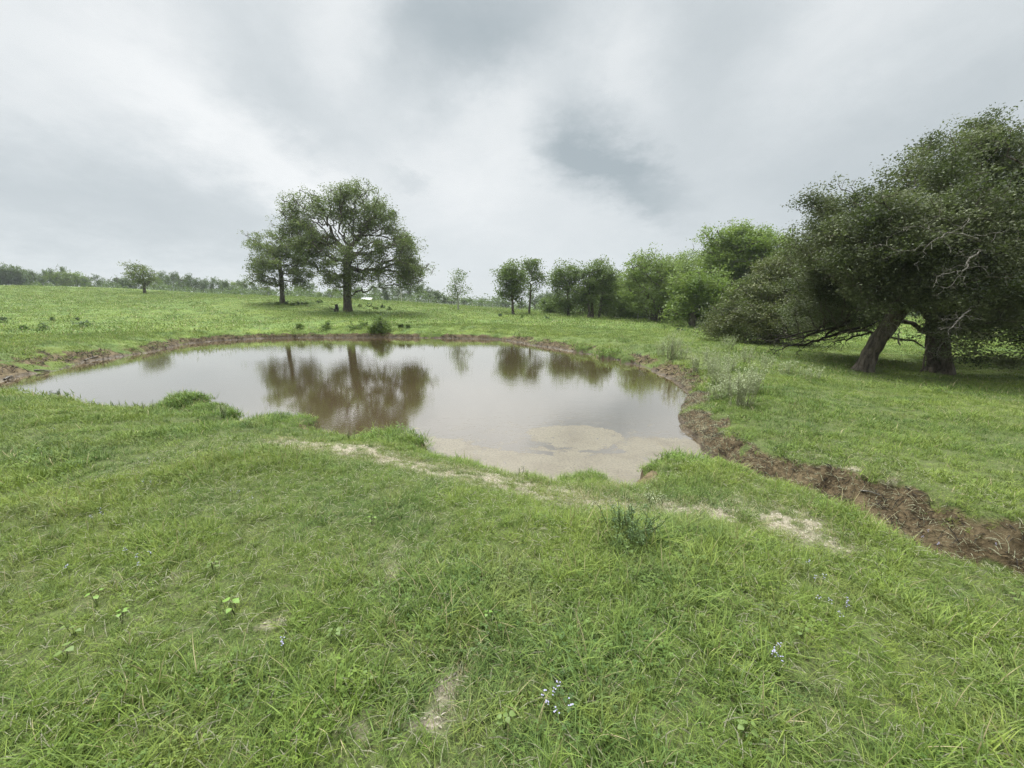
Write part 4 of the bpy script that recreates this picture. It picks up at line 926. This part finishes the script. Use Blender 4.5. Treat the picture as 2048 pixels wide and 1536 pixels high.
# ------------------------------------------------------------------ shrubs on the far bank and weeds
bush(760, 664, 34, 27, 0, M['weed_leaf'], 'rounded leafy shrub on the far bank in front of the big oak', 'shrub', 26, 330, 16, .09, on=True)
for (px_, py_, w_, h_, lab) in [(600, 657, 12, 11, 'small dark weed clump furthest left on the far bank'), (655, 657, 30, 11, 'low spreading weed on the far bank, left of the trunk foot'), (712, 659, 34, 14, 'low leafy weed on the far bank just left of the round shrub'),
                                (730, 653, 14, 8, 'small sprig between the low leafy weed and the round shrub'), (800, 655, 10, 6, 'tiny weed right of the round shrub, nearer one'), (815, 655, 9, 6, 'tiny weed right of the round shrub, farther one')]:
    bush(px_, py_, w_, h_, 0, M['weed_leaf'], lab, 'bank_weed', 10, 70, 12, .09, on=True)
for (px_, py_, w_, h_, lab) in [(8, 646, 26, 10, 'dark weed patch at the left edge of the hillside'), (86, 661, 16, 12, 'dark weed on the left hillside, lower of the cluster'), (46, 660, 14, 8, 'small weed left of the dark hillside weed'),
                                (104, 642, 8, 8, 'dark sprig on the left hillside above the others'), (165, 656, 28, 15, 'dark weed clump rightmost on the left hillside'), (155, 641, 8, 6, 'little sprig above the rightmost hillside weed clump')]:
    bush(px_, py_, w_, h_, 0, M['dark_weed'], lab, 'hillside_weed', 10, 60, 7, .08, on=True)
for k, (px_, py_) in enumerate(sorted([(740, 612), (752, 617), (765, 614), (722, 612), (778, 618), (640, 604), (612, 606), (598, 607), (585, 609), (555, 608), (574, 606), (1000, 632), (1095, 636), (1045, 634), (1330, 655), (1360, 660)])):
    bush(px_, py_ + 2, 11, 6, 0, M['dark_weed'] if k % 2 else M['weed_leaf'], ORD[k] + ' from the left of the low weed tufts in the pasture beside the trees', 'pasture_weed', 8, 40, 8, .14, group='weed tufts in the pasture', on=True)

# tall pale flowering weeds on the right bank
def tall_weed(px, py, h_, ns, spread, label, mat='grey_weed', stem='straw_stem', group=None, leaf=.034, name='tall_weed', lean=.25, per=26, droop=0.):
    q = on_ground(px, py); root = empty(name, q, label, 'weed', group); st_, cn = [], []
    for k in range(ns):
        a_ = rng.uniform(0, 6.28); b0 = np.array([math.cos(a_), math.sin(a_), 0]) * spread * .35 * rng.uniform(); H = h_ * rng.uniform(.55, 1.1); ln = rng.uniform(0, lean)
        P_ = [b0 + np.array([math.cos(a_) * ln * H * s ** 1.5, math.sin(a_) * ln * H * s ** 1.5, H * s - .02]) + rng.normal(0, .008, 3) for s in np.linspace(0, 1, 6)]
        st_.append(rod(P_, .0035 + h_ * .004, .002, 4))
        for c_ in range(3):
            i_ = int(rng.integers(2, 5)); d_ = rng.normal(0, 1, 3) * [1, 1, .3] + [0, 0, .8]; d_ /= np.linalg.norm(d_); e_ = P_[i_] + d_ * H * rng.uniform(.15, .3)
            st_.append(rod([P_[i_], (P_[i_] + e_) / 2 + rng.normal(0, .01, 3), e_], .002, .001, 4))
            for s in np.linspace(.2, 1, 5): cn.append(P_[i_] + (e_ - P_[i_]) * s)
        for s in np.linspace(.1, 5, 12): 
            i_ = min(int(s), 4); cn.append(P_[i_] + (P_[i_ + 1] - P_[i_]) * (s - i_))
    mesh_np('stem', *join(st_), M[stem], root)
    lv_, lf_, lt_ = leaf_arrays(np.array(cn), rng.uniform(0, 1, len(cn)), max(1, per // 11), .012, leaf * .9, .4, 1.0, -.2 + droop)
    mesh_np('foliage', lv_, lf_, M[mat], root, attrs={'tint': lt_}); return root
TW = [(1345, 718, .75, 16, 'tallest pale weed clump where the right bank turns, farthest along it'), (1325, 712, .5, 8, 'pale weed beside and left of the tallest far clump'), (1365, 720, .55, 8, 'pale weed just right of the tallest far clump'),
      (1395, 742, .5, 10, 'pale weed on the right bank between the far clump and the mud slip'), (1425, 750, .55, 12, 'pale seedy weed above the first mud slip'), (1440, 772, .5, 14, 'pale weed leaning over the muddy slip in the right bank'), (1455, 742, .45, 9, 'pale weed on the bank top behind the mud slip'),
      (1480, 812, .60, 16, 'bushy pale weed nearest on the right bank'), (1500, 785, .50, 12, 'pale upright weed right of the mud slip'), (1430, 800, .4, 8, 'short pale weed low by the lime green patch'), (1462, 796, .42, 9, 'pale weed between the slip and the nearest bushy one'),
      (1490, 727, .4, 8, 'pale flowering weed on the bank crest before the oak shade'), (1530, 735, .35, 7, 'pale flowering weed on the crest, right of another'), (1415, 722, .4, 7, 'pale weed on the crest behind the first slip'),
      (1455, 700, .5, 7, 'far pale weed on the crest near the thicket oak'), (1575, 748, .3, 6, 'short pale weed on the crest below the oak twigs'), (1620, 760, .3, 6, 'short pale weed on the sunny crest left of the leaning trunk')]
for a_ in TW: tall_weed(a_[0], a_[1], a_[2] * 1.35, int(a_[3] * 2.2), .6, a_[4], group='tall pale weeds on the right bank', leaf=.032, per=34)
tall_weed(1262, 1085, .30, 26, .45, 'dark feathery weed standing in the grass by the dry path', 'feather', 'stem', leaf=.018, per=44, lean=.6, name='feathery_weed')
tall_weed(1305, 1010, .16, 10, .25, 'pale green feathery weed beside the muddy clod', 'grey_weed', 'stem', leaf=.018, name='feathery_weed')
tall_weed(115, 800, .30, 12, .3, 'dark leafy weed on the near shore at the left end of the pond', 'dark_weed', 'stem', leaf=.03, name='shore_weed')
tall_weed(448, 838, .30, 10, .1, 'thin dry seed stalks on the grassy hummock of the near shore', 'grey_weed', 'stem', leaf=.014, name='seed_stalks')
for (a_, b_, h_, l_) in [(205, 812, .2, 'wispy grass seed heads on the near shore, farthest left'), (250, 815, .18, 'wispy seed heads on the near shore left of the first hummock'), (295, 826, .22, 'wispy seed heads touching the first hummock on its left'), (500, 858, .16, 'wispy seed heads between the two left hummocks'), (1040, 955, .13, 'wispy seed stalks on the near shore below the scum'), (700, 880, .18, 'wispy seed stalks left of the middle hummock'), (1230, 970, .2, 'wispy seed stalks left of the muddy clod')]:
    tall_weed(a_, b_, h_, 5, .3, l_, 'weed_leaf', 'stem', leaf=.012, name='seed_stalks', per=12)

# broad-leaved weeds in the turf
def broad_weed(px, py, n, s, mat, label, h_=.07):
    s, h_ = s * .62, h_ * .8
    q = on_ground(px, py); root = empty('broadleaf_weed', q, label, 'weed'); V_, F_, T_ = [], [], []; stems = []
    for k in range(n):
        a_ = 6.2832 * k / n + rng.normal(0, .35); rr = s * rng.uniform(.5, 1.1); hh = h_ * rng.uniform(.7, 1.3); c_ = np.array([math.cos(a_) * rr, math.sin(a_) * rr, hh]); d_ = np.array([math.cos(a_), math.sin(a_), -.12]); sd_ = np.array([-math.sin(a_), math.cos(a_), 0])
        L_ = s * rng.uniform(.9, 1.25); b0 = len(V_); prof = [(0, .0), (.12, .34), (.35, .46), (.62, .34), (.85, .14), (1, 0)]
        for t_, w_ in prof:
            m_ = c_ + d_ * L_ * (t_ - .2) + np.array([0, 0, -.25 * L_ * (t_ - .3) ** 2]); V_ += [m_ + sd_ * w_ * L_ + [0, 0, .12 * w_ * L_], m_, m_ - sd_ * w_ * L_ + [0, 0, .12 * w_ * L_]]; T_ += [rng.uniform(.3, .7)] * 3
        for j in range(len(prof) - 1):
            o_ = b0 + 3 * j; F_ += [(o_, o_ + 1, o_ + 4, o_ + 3), (o_ + 1, o_ + 2, o_ + 5, o_ + 4)]
        stems.append(rod([(0, 0, -.01), c_ * .5 + [0, 0, .01], c_ - d_ * L_ * .2], .0015, .001, 4))
    mesh_np('stem', *join(stems), M['stem'], root); mesh_np('leaves', V_, F_, M[mat], root, attrs={'tint': T_}, smooth=True)
for a_ in [(470, 1232, 4, .050, 'lime_leaf', 'bright lime broad leaved weed standing out in the left foreground turf', .10), (430, 1148, 5, .04, 'weed_leaf', 'green round leaved weed up and left of the lime one', .08), (672, 1285, 5, .035, 'weed_leaf', 'green broad leaved weed in the middle of the foreground turf', .08),
           (1010, 1468, 5, .034, 'weed_leaf', 'pair of broad round leaves low in the foreground by the violet flowers', .09), (738, 1385, 3, .028, 'weed_leaf', 'small round leaf low in the foreground left of the bare patch', .08), (1255, 1115, 6, .045, 'weed_leaf', 'broad leaved weed below the dark feathery one', .09),
           (1235, 1095, 5, .035, 'weed_leaf', 'smaller broad leaved weed touching the dark feathery one', .08), (745, 1055, 4, .035, 'lime_leaf', 'small bright leaf in the turf above the bare soil patch', .09), (195, 1215, 4, .035, 'lime_leaf', 'small yellow green weed at the left of the foreground', .09),
           (245, 1250, 4, .03, 'lime_leaf', 'small yellow green weed beside another at left', .09), (1600, 1285, 5, .035, 'weed_leaf', 'broad leaved weed in the right foreground turf', .09), (150, 1278, 3, .035, 'weed_leaf', 'dull green leaf at lower left of the turf', .08),
           (135, 1320, 3, .045, 'weed_leaf', 'long dull green leaf lowest at the left', .07), (1490, 1480, 5, .035, 'weed_leaf', 'broad leaved weed at the bottom right near dark soil', .09), (1430, 800, 6, .06, 'lime_leaf', 'lime green leafy patch on the muddy right bank', .05),
           (2030, 1210, 4, .04, 'weed_leaf', 'broad leaved weed at the right edge below the mud', .09), (975, 1255, 3, .03, 'lime_leaf', 'tiny bright leaf in the middle turf right of the bare patch', .09)]:
    broad_weed(*a_[:6], h_=a_[6])

# small pale violet wildflowers
def flower(px, py, label, group):
    q = on_ground(px, py + 8); d = ray(px, py); q[2] = q[2]; root = empty('wildflower', q, label, 'flower', group); h_ = rng.uniform(.09, .12)
    mesh_np('stem', *rod([(0, 0, 0), (.004, .003, h_ * .5), (0, 0, h_)], .0013, .001, 4), M['stem'], root)
    V_, F_ = [], []
    for k in range(5):
        c_ = np.array([rng.normal(0, .005), rng.normal(0, .005), h_ - k * .005])
        for p_ in range(4):
            a_ = 1.5708 * p_ + rng.uniform(0, 1); e_ = np.array([math.cos(a_), math.sin(a_), .35]) * .0036; s_ = np.array([-math.sin(a_), math.cos(a_), 0]) * .002; b0 = len(V_)
            V_ += [c_, c_ + e_ * .6 + s_, c_ + e_, c_ + e_ * .6 - s_]; F_.append((b0, b0 + 1, b0 + 2, b0 + 3))
    mesh_np('petals', V_, F_, M['petal'], root)
FL = [([(205, 1032), (208, 1042), (188, 1052), (305, 975), (290, 972)], 'pale violet wildflower in the turf at left, near the shore', 'wildflowers at left'),
      ([(466, 995), (480, 997), (300, 925), (384, 915), (80, 905), (110, 862), (505, 1006), (448, 918), (520, 925)], 'pale wildflower dotted in the turf below the near shore', 'wildflowers below the near shore'),
      ([(258, 1125), (276, 1128), (305, 1127), (281, 1147), (141, 1158)], 'pale violet wildflower in the line left of the middle turf', 'wildflowers left of the middle turf'),
      ([(1117, 1400), (1085, 1420), (1108, 1415), (1094, 1440), (1140, 1445), (1112, 1456)], 'pale violet wildflower of the cluster at the bottom middle', 'wildflowers at the bottom middle'),
      ([(1553, 1320), (1541, 1330), (1540, 1340), (1556, 1348), (1550, 1336)], 'pale violet wildflower of the small cluster in the right foreground', 'wildflowers in the right foreground'),
      ([(1613, 1143), (1643, 1172), (1625, 1173), (1632, 1215), (1655, 1225), (1690, 1220), (1688, 1233), (1675, 1250)], 'pale violet wildflower scattered in the turf below the ditch', 'wildflowers below the ditch'),
      ([(1840, 1088), (1850, 1082), (1870, 1103), (1982, 1104)], 'pale violet wildflower against the mud of the ditch', 'wildflowers by the mud'), ([(570, 1305), (569, 1312)], 'single violet wildflower stem near the middle left', 'wildflowers middle left')]
for pl_, lab, grp in FL:
    for n_, (a_, b_) in enumerate(sorted(pl_)): flower(a_, b_, (ORD[n_] + ' from the left, ' if len(pl_) > 2 else ('upper ' if n_ else 'lower ')) + lab, grp)

# driftwood and litter on the banks
for (x0, y0_, x1, y1_, r_, lab) in [(70, 747, 100, 745, .035, 'pale stick lying at the waterline of the left bank'), (170, 722, 198, 719, .03, 'thin pale stick at the water edge farther along the left bank'), (10, 764, 26, 756, .03, 'grey stick on the mud at the far left'),
                                    (1285, 935, 1315, 925, .012, 'dead stick on the muddy clod by the near inlet'), (1720, 985, 1760, 1000, .01, 'dead twig on the ditch bank')]:
    a_, b_ = on_ground(x0, y0_), on_ground(x1, y1_); a_[2] += .02; b_[2] += .03; mid = (a_ + b_) / 2
    o = mesh_np('stick', *[*(lambda vf: (vf[0] - a_, vf[1]))(rod([a_, mid + [0, 0, .015], b_], r_, r_ * .5, 6))], M['deadwood']); o.location = [float(k) for k in a_]; tag(o, lab, 'stick')
# dead roots and straw hanging on bare banks: uncountable
def litter(name, n, region, lab, mat, L_, r_, mask, zoff=.01, vert=0.2):
    V_, F_, c0 = [], [], 0
    x = rng.uniform(region[0], region[1], n); y = rng.uniform(region[2], region[3], n); z, mu, dr, lu = terrain(x, y)
    k = mask(z, mu, dr); x, y, z = x[k], y[k], z[k]; m = len(x)
    a_ = rng.uniform(0, 6.28, m); l_ = L_ * rng.uniform(.4, 1.3, m); d_ = np.column_stack([np.cos(a_), np.sin(a_), rng.normal(0, vert, m)]) * l_[:, None] * .5; s_ = np.column_stack([-np.sin(a_), np.cos(a_), rng.normal(0, .6, m)]) * r_
    c_ = np.column_stack([x, y, z + zoff]); up = np.array([0, 0, 1]) * (l_ * .12)[:, None]
    P0, P1, P2 = c_ - d_, c_ + up, c_ + d_
    Vv = np.stack([P0 - s_ * .6, P0 + s_ * .6, P1 + s_, P1 - s_, P2 + s_ * .3, P2 - s_ * .3], 1).reshape(-1, 3); b_ = np.arange(m)[:, None] * 6
    Ff = np.concatenate([b_ + np.array([0, 1, 2, 3]), b_ + np.array([3, 2, 4, 5])], 0)
    return tag(mesh_np(name, Vv, Ff, M[mat], attrs={}), lab, name.replace('_', ' '), kind='stuff')
litter('dead_grass', 46000, (2.0, 7.5, 2.2, 12), 'dead straw and roots matted over the muddy right bank and ditch', 'straw_stem', .10, .0022, lambda z, mu, dr: (mu > .5) & (z > .04), .015, .4)
litter('dead_grass', 30000, (2.0, 7.5, 2.2, 12), 'dark dead roots matted over the muddy right bank and ditch', 'bark_dark', .12, .003, lambda z, mu, dr: (mu > .5) & (z > .03), .01, .5)
litter('dead_grass', 40000, (-24, 9, 12, 30), 'dark roots fringing the far bank of the pond', 'bark_dark', .20, .010, lambda z, mu, dr: (mu > .5) & (z > .02), .01, .6)
litter('dead_grass', 30000, (-24, 9, 12, 30), 'dead straw fringing the far bank of the pond', 'dead_straw', .18, .007, lambda z, mu, dr: (mu > .5) & (z > .05), .02, .6)
litter('straw', 34000, (-5, 4.2, 1.0, 7), 'pale dry straw flakes littering the worn strip and bare soil', 'chip', .020, .0028, lambda z, mu, dr: (dr > .45) & (z > .05), .008, .15)
litter('straw', 14000, (-4, 4.5, .8, 5), 'fallen pale straw lying in the foreground turf', 'straw_stem', .07, .0016, lambda z, mu, dr: (z > .1) & (mu < .3), .04, .3)

# ------------------------------------------------------------------ thin damp air
hv, hf = box(0, 0, 18, 1, 1, 1); hv = hv - [0, 0, 18]; hv = hv * [700, 700, 52] + [0, 0, 12]
hm, t = newmat('haze'); t.n('ShaderNodeOutputMaterial', inp={1: t.n('ShaderNodeVolumePrincipled', inp={'Color': (.88, .92, .96, 1), 'Density': HAZE, 'Anisotropy': .2}).outputs[0]})
tag(mesh_np('haze', hv, hf, hm), kind='stuff')
